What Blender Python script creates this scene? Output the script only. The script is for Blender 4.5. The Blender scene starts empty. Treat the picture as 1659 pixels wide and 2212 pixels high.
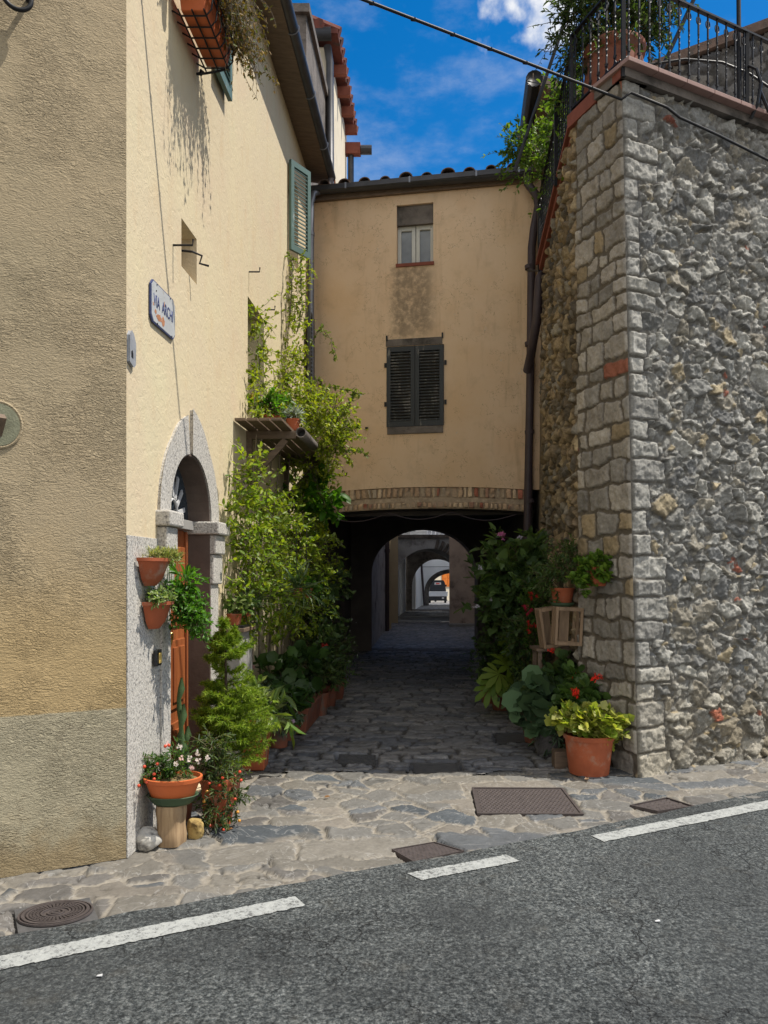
import bpy, bmesh, math, random
import numpy as np
from mathutils import Vector, Matrix

# ------------------------------------------------------------------ camera, sky, sun, exposure
S = bpy.context.scene
COL = S.collection
F, CX, HY, EYE = 1662.0, 829.5, 1240.0, 1.6
cam_d = bpy.data.cameras.new("camera"); cam = bpy.data.objects.new("camera", cam_d); COL.objects.link(cam)
cam.location = (0, 0, EYE); cam.rotation_euler = (math.radians(90), 0, 0)
cam_d.sensor_fit = 'HORIZONTAL'; cam_d.sensor_width = 36.0
cam_d.lens = 36.0 * F / 1659.0
cam_d.shift_y = (HY - 1106.0) / 1659.0
cam_d.clip_end = 2000
S.camera = cam
S.view_settings.view_transform = 'Standard'; S.view_settings.look = 'None'
S.view_settings.exposure = 0.72; S.view_settings.gamma = 1.0; S.view_settings.use_curve_mapping = False
SUN_EL = 62.0
W = bpy.data.worlds.new("World"); S.world = W; W.use_nodes = True
nt = W.node_tree; nt.nodes.clear()
def N(t, kind, **kw):
    n = t.nodes.new(kind)
    for k, v in kw.items():
        if k.startswith('i_'):
            n.inputs[k[2:].replace('_', ' ')].default_value = v
        else: setattr(n, k, v)
    return n
sky = N(nt, 'ShaderNodeTexSky', sky_type='NISHITA', sun_disc=False, sun_elevation=math.radians(SUN_EL),
        sun_rotation=math.radians(90), altitude=400, air_density=1.0, dust_density=0.4, ozone_density=3.5)
hsv = N(nt, 'ShaderNodeHueSaturation'); hsv.inputs['Saturation'].default_value = 1.42; hsv.inputs['Value'].default_value = .9
bg = N(nt, 'ShaderNodeBackground'); bg.inputs['Strength'].default_value = 0.105
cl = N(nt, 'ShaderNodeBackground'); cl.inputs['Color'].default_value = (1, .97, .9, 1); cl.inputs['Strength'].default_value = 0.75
tc = N(nt, 'ShaderNodeTexCoord')
ns = N(nt, 'ShaderNodeTexNoise'); ns.inputs['Scale'].default_value = 5; ns.inputs['Detail'].default_value = 9; ns.inputs['Roughness'].default_value = .62
nb = N(nt, 'ShaderNodeTexNoise'); nb.inputs['Scale'].default_value = 11; nb.inputs['Detail'].default_value = 8
mp = N(nt, 'ShaderNodeMapping'); mp.inputs['Scale'].default_value = (1, 1, 2.2)
dist = N(nt, 'ShaderNodeVectorMath', operation='DISTANCE'); dist.inputs[1].default_value = (.141, .800, .583)
r1 = N(nt, 'ShaderNodeMapRange', interpolation_type='SMOOTHSTEP'); r1.inputs[1].default_value = .47; r1.inputs[2].default_value = .78; r1.inputs[4].default_value = .26
ma = N(nt, 'ShaderNodeMath', operation='MULTIPLY_ADD'); ma.inputs[1].default_value = -.26
r2 = N(nt, 'ShaderNodeMapRange', interpolation_type='SMOOTHSTEP'); r2.inputs[1].default_value = -.080; r2.inputs[2].default_value = -.118; r2.inputs[3].default_value = 0; r2.inputs[4].default_value = 1
mx = N(nt, 'ShaderNodeMath', operation='MAXIMUM'); mix = N(nt, 'ShaderNodeMixShader'); out = N(nt, 'ShaderNodeOutputWorld')
L = nt.links.new
L(sky.outputs[0], hsv.inputs['Color']); L(hsv.outputs[0], bg.inputs['Color'])
L(tc.outputs['Generated'], mp.inputs['Vector']); L(mp.outputs[0], ns.inputs['Vector']); L(tc.outputs['Generated'], nb.inputs['Vector'])
L(tc.outputs['Generated'], dist.inputs[0]); L(nb.outputs['Fac'], ma.inputs[0]); L(dist.outputs['Value'], ma.inputs[2])
L(ns.outputs['Fac'], r1.inputs[0]); L(ma.outputs[0], r2.inputs[0]); sp = N(nt, 'ShaderNodeSeparateXYZ'); L(tc.outputs['Generated'], sp.inputs[0])
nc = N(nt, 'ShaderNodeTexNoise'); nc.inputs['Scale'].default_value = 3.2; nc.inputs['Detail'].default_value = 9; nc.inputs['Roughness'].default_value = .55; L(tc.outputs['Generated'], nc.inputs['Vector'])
r3 = N(nt, 'ShaderNodeMapRange', interpolation_type='SMOOTHSTEP'); r3.inputs[1].default_value = .10; r3.inputs[2].default_value = -.35; L(sp.outputs[1], r3.inputs[0])   # unseen clouds added behind the camera to brighten shaded fronts and cobbles
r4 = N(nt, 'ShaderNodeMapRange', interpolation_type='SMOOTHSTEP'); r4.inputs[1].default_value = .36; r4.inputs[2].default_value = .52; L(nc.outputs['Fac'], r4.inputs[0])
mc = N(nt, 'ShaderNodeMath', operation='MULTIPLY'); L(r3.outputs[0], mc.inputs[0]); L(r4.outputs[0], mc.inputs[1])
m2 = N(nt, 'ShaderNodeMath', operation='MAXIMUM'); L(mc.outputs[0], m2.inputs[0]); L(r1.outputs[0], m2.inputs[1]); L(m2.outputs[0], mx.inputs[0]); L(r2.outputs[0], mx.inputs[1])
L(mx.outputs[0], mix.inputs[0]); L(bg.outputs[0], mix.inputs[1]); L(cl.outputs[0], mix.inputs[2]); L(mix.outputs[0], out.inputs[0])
sd = bpy.data.lights.new("sun", 'SUN'); sd.energy = 3.7; sd.angle = math.radians(.5); sd.color = (1, .945, .85)
sun = bpy.data.objects.new("sun", sd); COL.objects.link(sun)
se = math.radians(SUN_EL)
sun.rotation_euler = Vector((-math.cos(se), 0.02 * math.cos(se), -math.sin(se))).to_track_quat('-Z', 'Y').to_euler()
sun.location = (20, 5, 40)
S.cycles.max_bounces = 9; S.cycles.diffuse_bounces = 7; S.cycles.transparent_max_bounces = 8

# ------------------------------------------------------------------ where things stand
def G(px, py, z=0.0):                       # point on the ground
    Y = (EYE - z) * F / (py - HY); return Vector(((px - CX) / F * Y, Y, z))
def A(px, py, Y):                           # point at depth Y
    return Vector(((px - CX) / F * Y, Y, EYE - (py - HY) / F * Y))
def Lx(y): return -1.45 + .066 * (y - 4.33) # alley side of the corner house
def LW(y, o, z): return Vector((Lx(y) + o, y, z))
def SF(s, o, z): return Vector((-1.45 - .896 * s + .445 * o, 4.33 - .445 * s - .896 * o, z))   # road side of it
FL = Vector((-1.033, 10.65, 0)); FR = Vector((1.938, 10.1, 0)); FD = (FR - FL).normalized(); FN = Vector((FD.y, -FD.x, 0)); FLEN = (FR - FL).length
def FW(a, o, z): return FL + FD * a + FN * o + Vector((0, 0, z))                                # archway house front
def Fp(px, py):
    k = (px - CX) / F; a = (k * FL.y - FL.x) / (FD.x - k * FD.y); Y = FL.y + FD.y * a
    return a, EYE - (py - HY) / F * Y
def Rx(y): return 1.72 + .066 * (y - 6.8)
RD = Vector((.896, .445, 0))

# ------------------------------------------------------------------ mesh helpers
class MB:
    def __init__(s): s.v = []; s.f = []; s.c = []
    def add(s, vs, fs):
        b = len(s.v); s.v += [tuple(p) for p in vs]; s.f += [tuple(b + i for i in f) for f in fs]
    def quad(s, *p): s.add(p, [tuple(range(len(p)))])
    def hexa(s, p): s.add(p, [(0,3,2,1),(4,5,6,7),(0,1,5,4),(1,2,6,5),(2,3,7,6),(3,0,4,7)])
    def box(s, m, a0, a1, o0, o1, z0, z1):   # box in a mapped frame m(a,o,z)
        s.hexa([m(a0,o0,z0), m(a1,o0,z0), m(a1,o1,z0), m(a0,o1,z0), m(a0,o0,z1), m(a1,o0,z1), m(a1,o1,z1), m(a0,o1,z1)])
    def bar(s, p, q, w, h, up=(0,0,1)):
        p = Vector(p); q = Vector(q); d = (q - p).normalized(); u = Vector(up)
        if abs(d.dot(u)) > .98: u = Vector((0, 1, 0))
        x = d.cross(u).normalized(); y = x.cross(d)
        c = [x*sx*w/2 + y*sy*h/2 for sx, sy in ((-1,-1),(1,-1),(1,1),(-1,1))]
        s.hexa([p + k for k in c] + [q + k for k in c])
    def tube(s, pts, r, n=8, cap=True):
        pts = [Vector(p) for p in pts]; rs = r if hasattr(r, '__len__') else [r] * len(pts)
        b = len(s.v); u = None
        for i, p in enumerate(pts):
            d = (pts[min(i+1, len(pts)-1)] - pts[max(i-1, 0)]).normalized()
            if u is None: u = d.orthogonal().normalized()
            u = (u - d * u.dot(d)).normalized(); w = d.cross(u)
            for k in range(n):
                t = 2*math.pi*k/n; s.v.append(tuple(p + (u*math.cos(t) + w*math.sin(t)) * rs[i]))
        for i in range(len(pts)-1):
            for k in range(n):
                s.f.append((b+i*n+k, b+i*n+(k+1)%n, b+(i+1)*n+(k+1)%n, b+(i+1)*n+k))
        if cap: s.f.append(tuple(b+k for k in range(n))); s.f.append(tuple(b+(len(pts)-1)*n+k for k in reversed(range(n))))
    def lathe(s, c, prof, n=28, sx=1, sy=1, rot=0, a0=0, a1=2*math.pi, wob=0):
        full = abs(a1 - a0 - 2*math.pi) < 1e-6; m = n if full else n + 1; b = len(s.v); c = Vector(c)
        for r, z in prof:
            for k in range(m):
                t = a0 + (a1 - a0) * k / n
                x, y = r*sx*math.cos(t), r*sy*math.sin(t)
                s.v.append((c.x + x*math.cos(rot) - y*math.sin(rot), c.y + x*math.sin(rot) + y*math.cos(rot), c.z + z))
        for i in range(len(prof)-1):
            for k in range(n if full else n):
                k2 = (k+1) % m
                s.f.append((b+i*m+k, b+i*m+k2, b+(i+1)*m+k2, b+(i+1)*m+k))
    def plate(s, m, outer, holes=(), depth=.2, o=0.0, depths=None):   # flat wall with openings and their reveals
        bm = bmesh.new()
        for loop in [outer] + list(holes):
            vs = [bm.verts.new((a, z, 0)) for a, z in loop]
            for i in range(len(vs)): bm.edges.new((vs[i], vs[(i+1) % len(vs)]))
        bmesh.ops.triangle_fill(bm, use_beauty=True, edges=bm.edges[:])
        bm.verts.index_update(); b = len(s.v)
        s.v += [tuple(m(v.co.x, o, v.co.y)) for v in bm.verts]
        s.f += [tuple(b + v.index for v in f.verts) for f in bm.faces]
        bm.free()
        for j, h in enumerate(holes):
            dp = depths[j] if depths else depth
            for i in range(len(h)):
                p, q = h[i], h[(i+1) % len(h)]
                s.quad(m(p[0], o, p[1]), m(q[0], o, q[1]), m(q[0], o-dp, q[1]), m(p[0], o-dp, p[1]))
    def prism(s, m, loop, o0, o1):
        n = len(loop); b = len(s.v)
        s.v += [tuple(m(a, o0, z)) for a, z in loop] + [tuple(m(a, o1, z)) for a, z in loop]
        s.f.append(tuple(b+i for i in range(n))); s.f.append(tuple(b+n+i for i in reversed(range(n))))
        for i in range(n): s.f.append((b+i, b+(i+1)%n, b+n+(i+1)%n, b+n+i))
def rect(a0, a1, z0, z1): return [(a0, z0), (a1, z0), (a1, z1), (a0, z1)]
def archloop(a0, a1, z0, zs, rise, n=16):
    c = (a0+a1)/2; r = (a1-a0)/2
    return [(a0, z0), (a1, z0)] + [(c + r*math.cos(math.pi*i/n), zs + rise*math.sin(math.pi*i/n)) for i in range(n+1)]

def set_mat(o, m):
    if m: o.data.materials.append(m)
def obj(name, mb, m, parent=None, smooth=False, bevel=0, subsurf=0):
    me = bpy.data.meshes.new(name); me.from_pydata(mb.v, [], mb.f); me.validate(); me.update()
    if mb.c:
        at = me.color_attributes.new('col', 'FLOAT_COLOR', 'POINT')
        at.data.foreach_set('color', np.asarray(mb.c, dtype=np.float32).ravel())
    return link(name, me, m, parent, smooth, bevel)
def link(name, me, m, parent=None, smooth=False, bevel=0):
    o = bpy.data.objects.new(name, me); COL.objects.link(o); set_mat(o, m)
    if parent is not None:
        o.parent = parent
        if parent.type == 'EMPTY': o.matrix_parent_inverse = Matrix.Translation(-Vector(parent.location))
    if smooth: me.polygons.foreach_set('use_smooth', [True]*len(me.polygons))
    if bevel:
        b = o.modifiers.new('bevel', 'BEVEL'); b.width = bevel; b.segments = 2; b.limit_method = 'ANGLE'
    return o
def objs(name, mb, m, parent=None, **k):      # one part for every separate piece
    par = list(range(len(mb.v)))
    def find(a):
        while par[a] != a: par[a] = par[par[a]]; a = par[a]
        return a
    for f in mb.f:
        for i in f[1:]: par[find(i)] = find(f[0])
    grp = {}
    for f in mb.f: grp.setdefault(find(f[0]), []).append(f)
    out = []
    for fs in grp.values():
        q = MB(); mp = {}
        for f in fs:
            for i in f:
                if i not in mp: mp[i] = len(q.v); q.v.append(mb.v[i])
            q.f.append(tuple(mp[i] for i in f))
        out.append(obj(name, q, m, parent, **k))
    return out
def arr_mesh(name, V, faces, cols=None):      # faces: list of (M,k) int arrays
    me = bpy.data.meshes.new(name); V = np.asarray(V, dtype=np.float32)
    me.vertices.add(len(V)); me.vertices.foreach_set('co', V.ravel())
    tot = np.concatenate([np.full(len(f), f.shape[1], np.int32) for f in faces])
    lp = np.concatenate([f.ravel() for f in faces]).astype(np.int32)
    st = np.concatenate([[0], np.cumsum(tot)[:-1]]).astype(np.int32)
    me.loops.add(len(lp)); me.loops.foreach_set('vertex_index', lp)
    me.polygons.add(len(tot)); me.polygons.foreach_set('loop_start', st); me.polygons.foreach_set('loop_total', tot)
    me.update(calc_edges=True)
    if cols is not None:
        at = me.color_attributes.new('col', 'FLOAT_COLOR', 'POINT')
        c = np.ones((len(V), 4), np.float32); c[:, :3] = cols; at.data.foreach_set('color', c.ravel())
    return me
def tag(o, label, cat, group=None):
    o['label'] = label; o['category'] = cat
    if group: o['group'] = group
    return o
def thing(name, label, cat, loc=(0,0,0), group=None):
    o = bpy.data.objects.new(name, None); COL.objects.link(o); o.location = loc; o.empty_display_size = .1
    return tag(o, label, cat, group)
def struct(name, mb, m, **k):
    o = obj(name, mb, m, **k); o['kind'] = 'structure'; return o
def copy_tree(o, parent=None, delta=None):
    c = o.copy(); COL.objects.link(c)
    if parent is not None: c.parent = parent
    for ch in o.children: copy_tree(ch, c)
    return c

# ------------------------------------------------------------------ materials
def newmat(name):
    m = bpy.data.materials.new(name); m.use_nodes = True
    t = m.node_tree; return m, t, t.nodes['Principled BSDF']
def ramp(t, src, stops):
    r = N(t, 'ShaderNodeValToRGB'); e = r.color_ramp.elements
    while len(e) < len(stops): e.new(.5)
    for el, (p, c) in zip(e, stops): el.position = p; el.color = (*c, 1) if len(c) == 3 else c
    t.links.new(src, r.inputs[0]); return r.outputs[0]
def noise(t, scale, detail=5, rough=.6, coord='Object', sc=None, dist=0):
    tc = N(t, 'ShaderNodeTexCoord'); n = N(t, 'ShaderNodeTexNoise'); n.inputs['Scale'].default_value = scale
    n.inputs['Detail'].default_value = detail; n.inputs['Roughness'].default_value = rough; n.inputs['Distortion'].default_value = dist
    if sc:
        mp = N(t, 'ShaderNodeMapping'); mp.inputs['Scale'].default_value = sc; t.links.new(tc.outputs[coord], mp.inputs[0]); t.links.new(mp.outputs[0], n.inputs['Vector'])
    else: t.links.new(tc.outputs[coord], n.inputs['Vector'])
    return n.outputs['Fac']
def mixc(t, fac, a, b, mode='MIX'):
    m = N(t, 'ShaderNodeMix', data_type='RGBA', blend_type=mode)
    for i, x in ((0, fac), (6, a), (7, b)):
        if hasattr(x, 'is_linked') or isinstance(x, bpy.types.NodeSocket): t.links.new(x, m.inputs[i])
        elif isinstance(x, (int, float)): m.inputs[i].default_value = x
        else: m.inputs[i].default_value = (*x, 1)
    return m.outputs[2]
def math_(t, op, a, b=None, c=None, clamp=False):
    m = N(t, 'ShaderNodeMath', operation=op, use_clamp=clamp)
    for i, x in enumerate((a, b, c)):
        if x is None: continue
        if isinstance(x, bpy.types.NodeSocket): t.links.new(x, m.inputs[i])
        else: m.inputs[i].default_value = x
    return m.outputs[0]
def sstep(t, x, a, b):
    r = N(t, 'ShaderNodeMapRange', interpolation_type='SMOOTHSTEP'); t.links.new(x, r.inputs[0])
    r.inputs[1].default_value = a; r.inputs[2].default_value = b; return r.outputs[0]
def bump(t, p, h, strength=.5, dist=.01, prev=None):
    b = N(t, 'ShaderNodeBump'); b.inputs['Strength'].default_value = strength; b.inputs['Distance'].default_value = dist
    t.links.new(h, b.inputs['Height'])
    if prev: t.links.new(prev, b.inputs['Normal'])
    t.links.new(b.outputs[0], p.inputs['Normal']); return b.outputs[0]
def simple(name, col, rough=.7, var=.15, scale=8, bs=.15, bd=.004, bscale=None, metal=0, spec=.35, dirt=None, sc=None):
    m, t, p = newmat(name)
    n = noise(t, scale, 6, sc=sc)
    c = ramp(t, n, [(.25, tuple(x*(1-var) for x in col)), (.75, tuple(min(1, x*(1+var)) for x in col))])
    if dirt:
        d = sstep(t, noise(t, dirt[1], 7, .65), dirt[2], dirt[3]); c = mixc(t, d, c, dirt[0])
    t.links.new(c, p.inputs['Base Color'])
    p.inputs['Roughness'].default_value = rough; p.inputs['Metallic'].default_value = metal; p.inputs['Specular IOR Level'].default_value = spec
    if bs: bump(t, p, noise(t, bscale or scale*6, 5, sc=sc), bs, bd)
    return m
def attr_mat(name, rough=.9, gain=.25, nscale=30, bs=.4, bd=.006, veins=0):
    m, t, p = newmat(name)
    a = N(t, 'ShaderNodeAttribute', attribute_name='col')
    n = noise(t, nscale, 8, .7)
    g = ramp(t, n, [(.25, (1-gain,)*3), (.75, (1+gain,)*3)])
    c = mixc(t, 1.0, a.outputs['Color'], g, 'MULTIPLY')
    if veins:
        v = math_(t, 'ABSOLUTE', math_(t, 'SUBTRACT', noise(t, 3.2, 3, .6, dist=1.5), .5))
        c = mixc(t, math_(t, 'MULTIPLY', sstep(t, v, .012, .003), veins), c, (.45, .44, .42))
    t.links.new(c, p.inputs['Base Color']); p.inputs['Roughness'].default_value = rough; p.inputs['Specular IOR Level'].default_value = .25
    bump(t, p, noise(t, nscale*2, 7, .7), bs, bd)
    return m
def leaf_mat(name, trans=.35, rough=.45, spec=.35):
    m, t, p = newmat(name)
    a = N(t, 'ShaderNodeAttribute', attribute_name='col')
    t.links.new(a.outputs['Color'], p.inputs['Base Color']); p.inputs['Roughness'].default_value = rough; p.inputs['Specular IOR Level'].default_value = spec
    tr = N(t, 'ShaderNodeBsdfTranslucent'); g = mixc(t, 1.0, a.outputs['Color'], (1.5, 1.5, .6), 'MULTIPLY'); t.links.new(g, tr.inputs['Color'])
    mx = N(t, 'ShaderNodeMixShader'); mx.inputs[0].default_value = trans
    t.links.new(p.outputs[0], mx.inputs[1]); t.links.new(tr.outputs[0], mx.inputs[2]); t.links.new(mx.outputs[0], t.nodes['Material Output'].inputs[0])
    return m
def objz(t):
    tc = N(t, 'ShaderNodeTexCoord'); s = N(t, 'ShaderNodeSeparateXYZ'); t.links.new(tc.outputs['Object'], s.inputs[0]); return s.outputs

def stucco_front():
    m, t, p = newmat('rough_render_front')
    z = objz(t)[2]; n1 = noise(t, 1.3, 6); n2 = noise(t, 9, 6, .65)
    up = ramp(t, n1, [(.3, (.39, .31, .20)), (.7, (.335, .275, .18))])
    mid = ramp(t, n1, [(.3, (.42, .31, .165)), (.7, (.375, .275, .14))])
    c = mixc(t, sstep(t, math_(t, 'ADD', z, math_(t, 'MULTIPLY', n1, .9)), 2.4, 1.5), up, mid)
    dado = ramp(t, n2, [(.25, (.33, .295, .205)), (.75, (.38, .335, .235))])
    zz = math_(t, 'ADD', z, math_(t, 'MULTIPLY', noise(t, 30, 3), .012))
    c = mixc(t, sstep(t, zz, .858, .848), c, dado)
    zd = math_(t, 'ADD', z, math_(t, 'MULTIPLY', n2, -.5))
    c = mixc(t, math_(t, 'MULTIPLY', sstep(t, zd, .08, -.22), .55), c, (.20, .125, .045))
    c = mixc(t, math_(t, 'MULTIPLY', sstep(t, noise(t, 2.2, 8, .7), .58, .75), .35), c, (.24, .19, .12))
    t.links.new(c, p.inputs['Base Color']); p.inputs['Roughness'].default_value = .95; p.inputs['Specular IOR Level'].default_value = .15
    cr = math_(t, 'ABSOLUTE', math_(t, 'SUBTRACT', noise(t, 1.1, 6, .72), .5)); c = mixc(t, math_(t, 'MULTIPLY', math_(t, 'MULTIPLY', sstep(t, cr, .003, .0006), sstep(t, noise(t, .9, 2), .5, .6)), .7), c, (.12, .09, .06)); t.links.new(c, p.inputs['Base Color'])
    tro = noise(t, 22, 3, .55, dist=2.2, sc=(1, 1, 2.4))
    area = sstep(t, noise(t, 2.3, 3), .38, .62)
    b = bump(t, p, math_(t, 'MULTIPLY', tro, math_(t, 'ADD', math_(t, 'MULTIPLY', area, .8), .35)), 1.0, .022)
    bump(t, p, noise(t, 120, 4), .35, .004, b)
    return m
def stucco_alley():
    m, t, p = newmat('cream_render_alley')
    n1 = noise(t, 1.6, 6); n2 = noise(t, 7, 7, .65, sc=(1, 1, .35))
    c = ramp(t, n1, [(.3, (.60, .51, .335)), (.55, (.58, .485, .33)), (.75, (.575, .455, .315))])
    c = mixc(t, math_(t, 'MULTIPLY', sstep(t, n2, .5, .72), .35), c, (.52, .37, .22))
    c = mixc(t, math_(t, 'MULTIPLY', sstep(t, noise(t, 1.1, 3), .55, .7), .3), c, (.56, .53, .345))
    t.links.new(c, p.inputs['Base Color']); p.inputs['Roughness'].default_value = .95; p.inputs['Specular IOR Level'].default_value = .12
    b = bump(t, p, noise(t, 16, 5, .6, dist=1.0), .5, .012)
    bump(t, p, noise(t, 90, 4), .3, .004, b)
    return m
def stucco_arch():
    m, t, p = newmat('ochre_plaster_archway')
    x, y, z = objz(t)
    n1 = noise(t, .9, 7); n2 = noise(t, 4, 8, .65); n3 = noise(t, 14, 6, .7)
    c = ramp(t, n1, [(.3, (.66, .465, .285)), (.5, (.70, .52, .35)), (.72, (.65, .44, .265))])
    c = mixc(t, math_(t, 'MULTIPLY', sstep(t, n2, .5, .75), .45), c, (.47, .34, .215))
    st_ = sstep(t, noise(t, 3.2, 8, .68, sc=(2.2, 2.2, .28)), .52, .74); c = mixc(t, math_(t, 'MULTIPLY', st_, .4), c, (.36, .25, .15))
    # the old stain below the upper window, with a shape of its own
    sx = math_(t, 'ADD', x, math_(t, 'MULTIPLY', n3, .14)); sz = math_(t, 'ADD', z, math_(t, 'MULTIPLY', n2, .5))
    k = math_(t, 'MULTIPLY', math_(t, 'MULTIPLY', sstep(t, sx, .10, .28), sstep(t, sx, .84, .62)), math_(t, 'MULTIPLY', sstep(t, sz, 4.85, 5.25), sstep(t, sz, 6.1, 5.9)))
    c = mixc(t, math_(t, 'MULTIPLY', k, math_(t, 'MULTIPLY', sstep(t, n3, .22, .6), .85)), c, (.24, .185, .125))
    fl = sstep(t, noise(t, 5.5, 8, .72), .655, .675)
    c = mixc(t, math_(t, 'MULTIPLY', fl, .6), c, (.58, .50, .40))
    cr = math_(t, 'ABSOLUTE', math_(t, 'SUBTRACT', noise(t, 1.4, 5, .7), .5))
    c = mixc(t, math_(t, 'MULTIPLY', sstep(t, cr, .0035, .0008), .5), c, (.2, .14, .08))
    t.links.new(c, p.inputs['Base Color']); p.inputs['Roughness'].default_value = .93; p.inputs['Specular IOR Level'].default_value = .15
    b = bump(t, p, noise(t, 7, 6), .3, .012); bump(t, p, math_(t, 'SUBTRACT', noise(t, 60, 4), fl), .2, .004, b)
    return m
def asphalt():
    m, t, p = newmat('worn_asphalt')
    tc = N(t, 'ShaderNodeTexCoord'); vo = N(t, 'ShaderNodeTexVoronoi'); vo.inputs['Scale'].default_value = 58
    t.links.new(tc.outputs['Object'], vo.inputs['Vector'])
    n1 = noise(t, .8, 6); n2 = noise(t, 60, 7, .85); n3 = noise(t, 5, 6, .6)
    c = ramp(t, n2, [(.37, (.007, .009, .010)), (.46, (.044, .051, .053)), (.54, (.14, .152, .15)), (.64, (.31, .32, .305))])
    g = ramp(t, vo.outputs['Color'], [(.0, (.45,)*3), (1, (1.5,)*3)])
    c = mixc(t, .75, c, g, 'MULTIPLY')
    c = mixc(t, math_(t, 'MULTIPLY', sstep(t, n1, .42, .62), .5), c, (.055, .059, .06))
    c = mixc(t, math_(t, 'MULTIPLY', sstep(t, n3, .55, .75), .25), c, (.12, .105, .08))
    c = mixc(t, math_(t, 'MULTIPLY', sstep(t, noise(t, .45, 4, .6, sc=(.5, 1.2, 1)), .52, .58), .4), c, mixc(t, 1.0, c, (.5, .5, .52), 'MULTIPLY'))
    # cracks
    mp = N(t, 'ShaderNodeVectorMath', operation='ADD'); nn = N(t, 'ShaderNodeTexNoise'); nn.inputs['Scale'].default_value = 2.5; nn.inputs['Detail'].default_value = 6
    t.links.new(tc.outputs['Object'], nn.inputs['Vector']); t.links.new(tc.outputs['Object'], mp.inputs[0]); t.links.new(nn.outputs['Color'], mp.inputs[1])
    v2 = N(t, 'ShaderNodeTexVoronoi', feature='DISTANCE_TO_EDGE'); v2.inputs['Scale'].default_value = 1.25; t.links.new(mp.outputs[0], v2.inputs['Vector'])
    ck = math_(t, 'MULTIPLY', sstep(t, v2.outputs['Distance'], .012, .003), sstep(t, noise(t, 1.1, 4), .42, .56))
    c = mixc(t, math_(t, 'MULTIPLY', ck, .5), c, (.012, .012, .012))
    t.links.new(c, p.inputs['Base Color']); p.inputs['Roughness'].default_value = .85; p.inputs['Specular IOR Level'].default_value = .3
    h = math_(t, 'SUBTRACT', math_(t, 'ADD', n2, math_(t, 'MULTIPLY', vo.outputs['Distance'], -.8)), ck)
    bump(t, p, h, 1.0, .02)
    return m
def paint():
    m, t, p = newmat('road_paint')
    n = math_(t, 'ADD', math_(t, 'MULTIPLY', noise(t, 48, 7, .85), .75), math_(t, 'MULTIPLY', noise(t, 6, 5, .7), .25)); c = ramp(t, n, [(.40, (.07, .07, .07)), (.48, (.29, .30, .29)), (.7, (.43, .44, .42))])
    t.links.new(c, p.inputs['Base Color']); p.inputs['Roughness'].default_value = .8; bump(t, p, n, .6, .01); return m
def granite():
    m, t, p = newmat('speckled_granite')
    n = noise(t, 75, 4, .7); n2 = noise(t, 3, 5)
    c = ramp(t, n, [(.36, (.10, .095, .09)), (.44, (.36, .34, .31)), (.6, (.54, .51, .46)), (.75, (.64, .61, .55))])
    c = mixc(t, math_(t, 'MULTIPLY', sstep(t, n2, .5, .8), .3), c, (.36, .32, .26))
    t.links.new(c, p.inputs['Base Color']); p.inputs['Roughness'].default_value = .85; bump(t, p, n, .6, .008); return m
def wood(name, a, b, sc=(30, 30, 2), rough=.65, bs=.3):
    m, t, p = newmat(name)
    n = noise(t, 1.5, 8, .65, sc=sc, dist=.6); c = ramp(t, n, [(.3, a), (.7, b)])
    t.links.new(c, p.inputs['Base Color']); p.inputs['Roughness'].default_value = rough; bump(t, p, n, bs, .006); return m
def glass_pane(name, col=(.03, .045, .06)):
    m, t, p = newmat(name)
    n = noise(t, 3, 3); c = ramp(t, n, [(.3, tuple(x*.7 for x in col)), (.7, tuple(x*1.3 for x in col))]); t.links.new(c, p.inputs['Base Color'])
    p.inputs['Roughness'].default_value = .08; p.inputs['Specular IOR Level'].default_value = .6; return m
def worn_paint(name, col, under, amt=(.56, .64), rough=.6):
    m, t, p = newmat(name)
    n = noise(t, 9, 8, .72, sc=(1, 1, .35)); n2 = noise(t, 2, 4)
    c = ramp(t, n2, [(.3, tuple(x*.85 for x in col)), (.7, tuple(x*1.15 for x in col))])
    w = sstep(t, n, *amt); c = mixc(t, w, c, under); t.links.new(c, p.inputs['Base Color']); p.inputs['Roughness'].default_value = rough
    bump(t, p, math_(t, 'SUBTRACT', noise(t, 40, 4), w), .3, .003); return m
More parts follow.
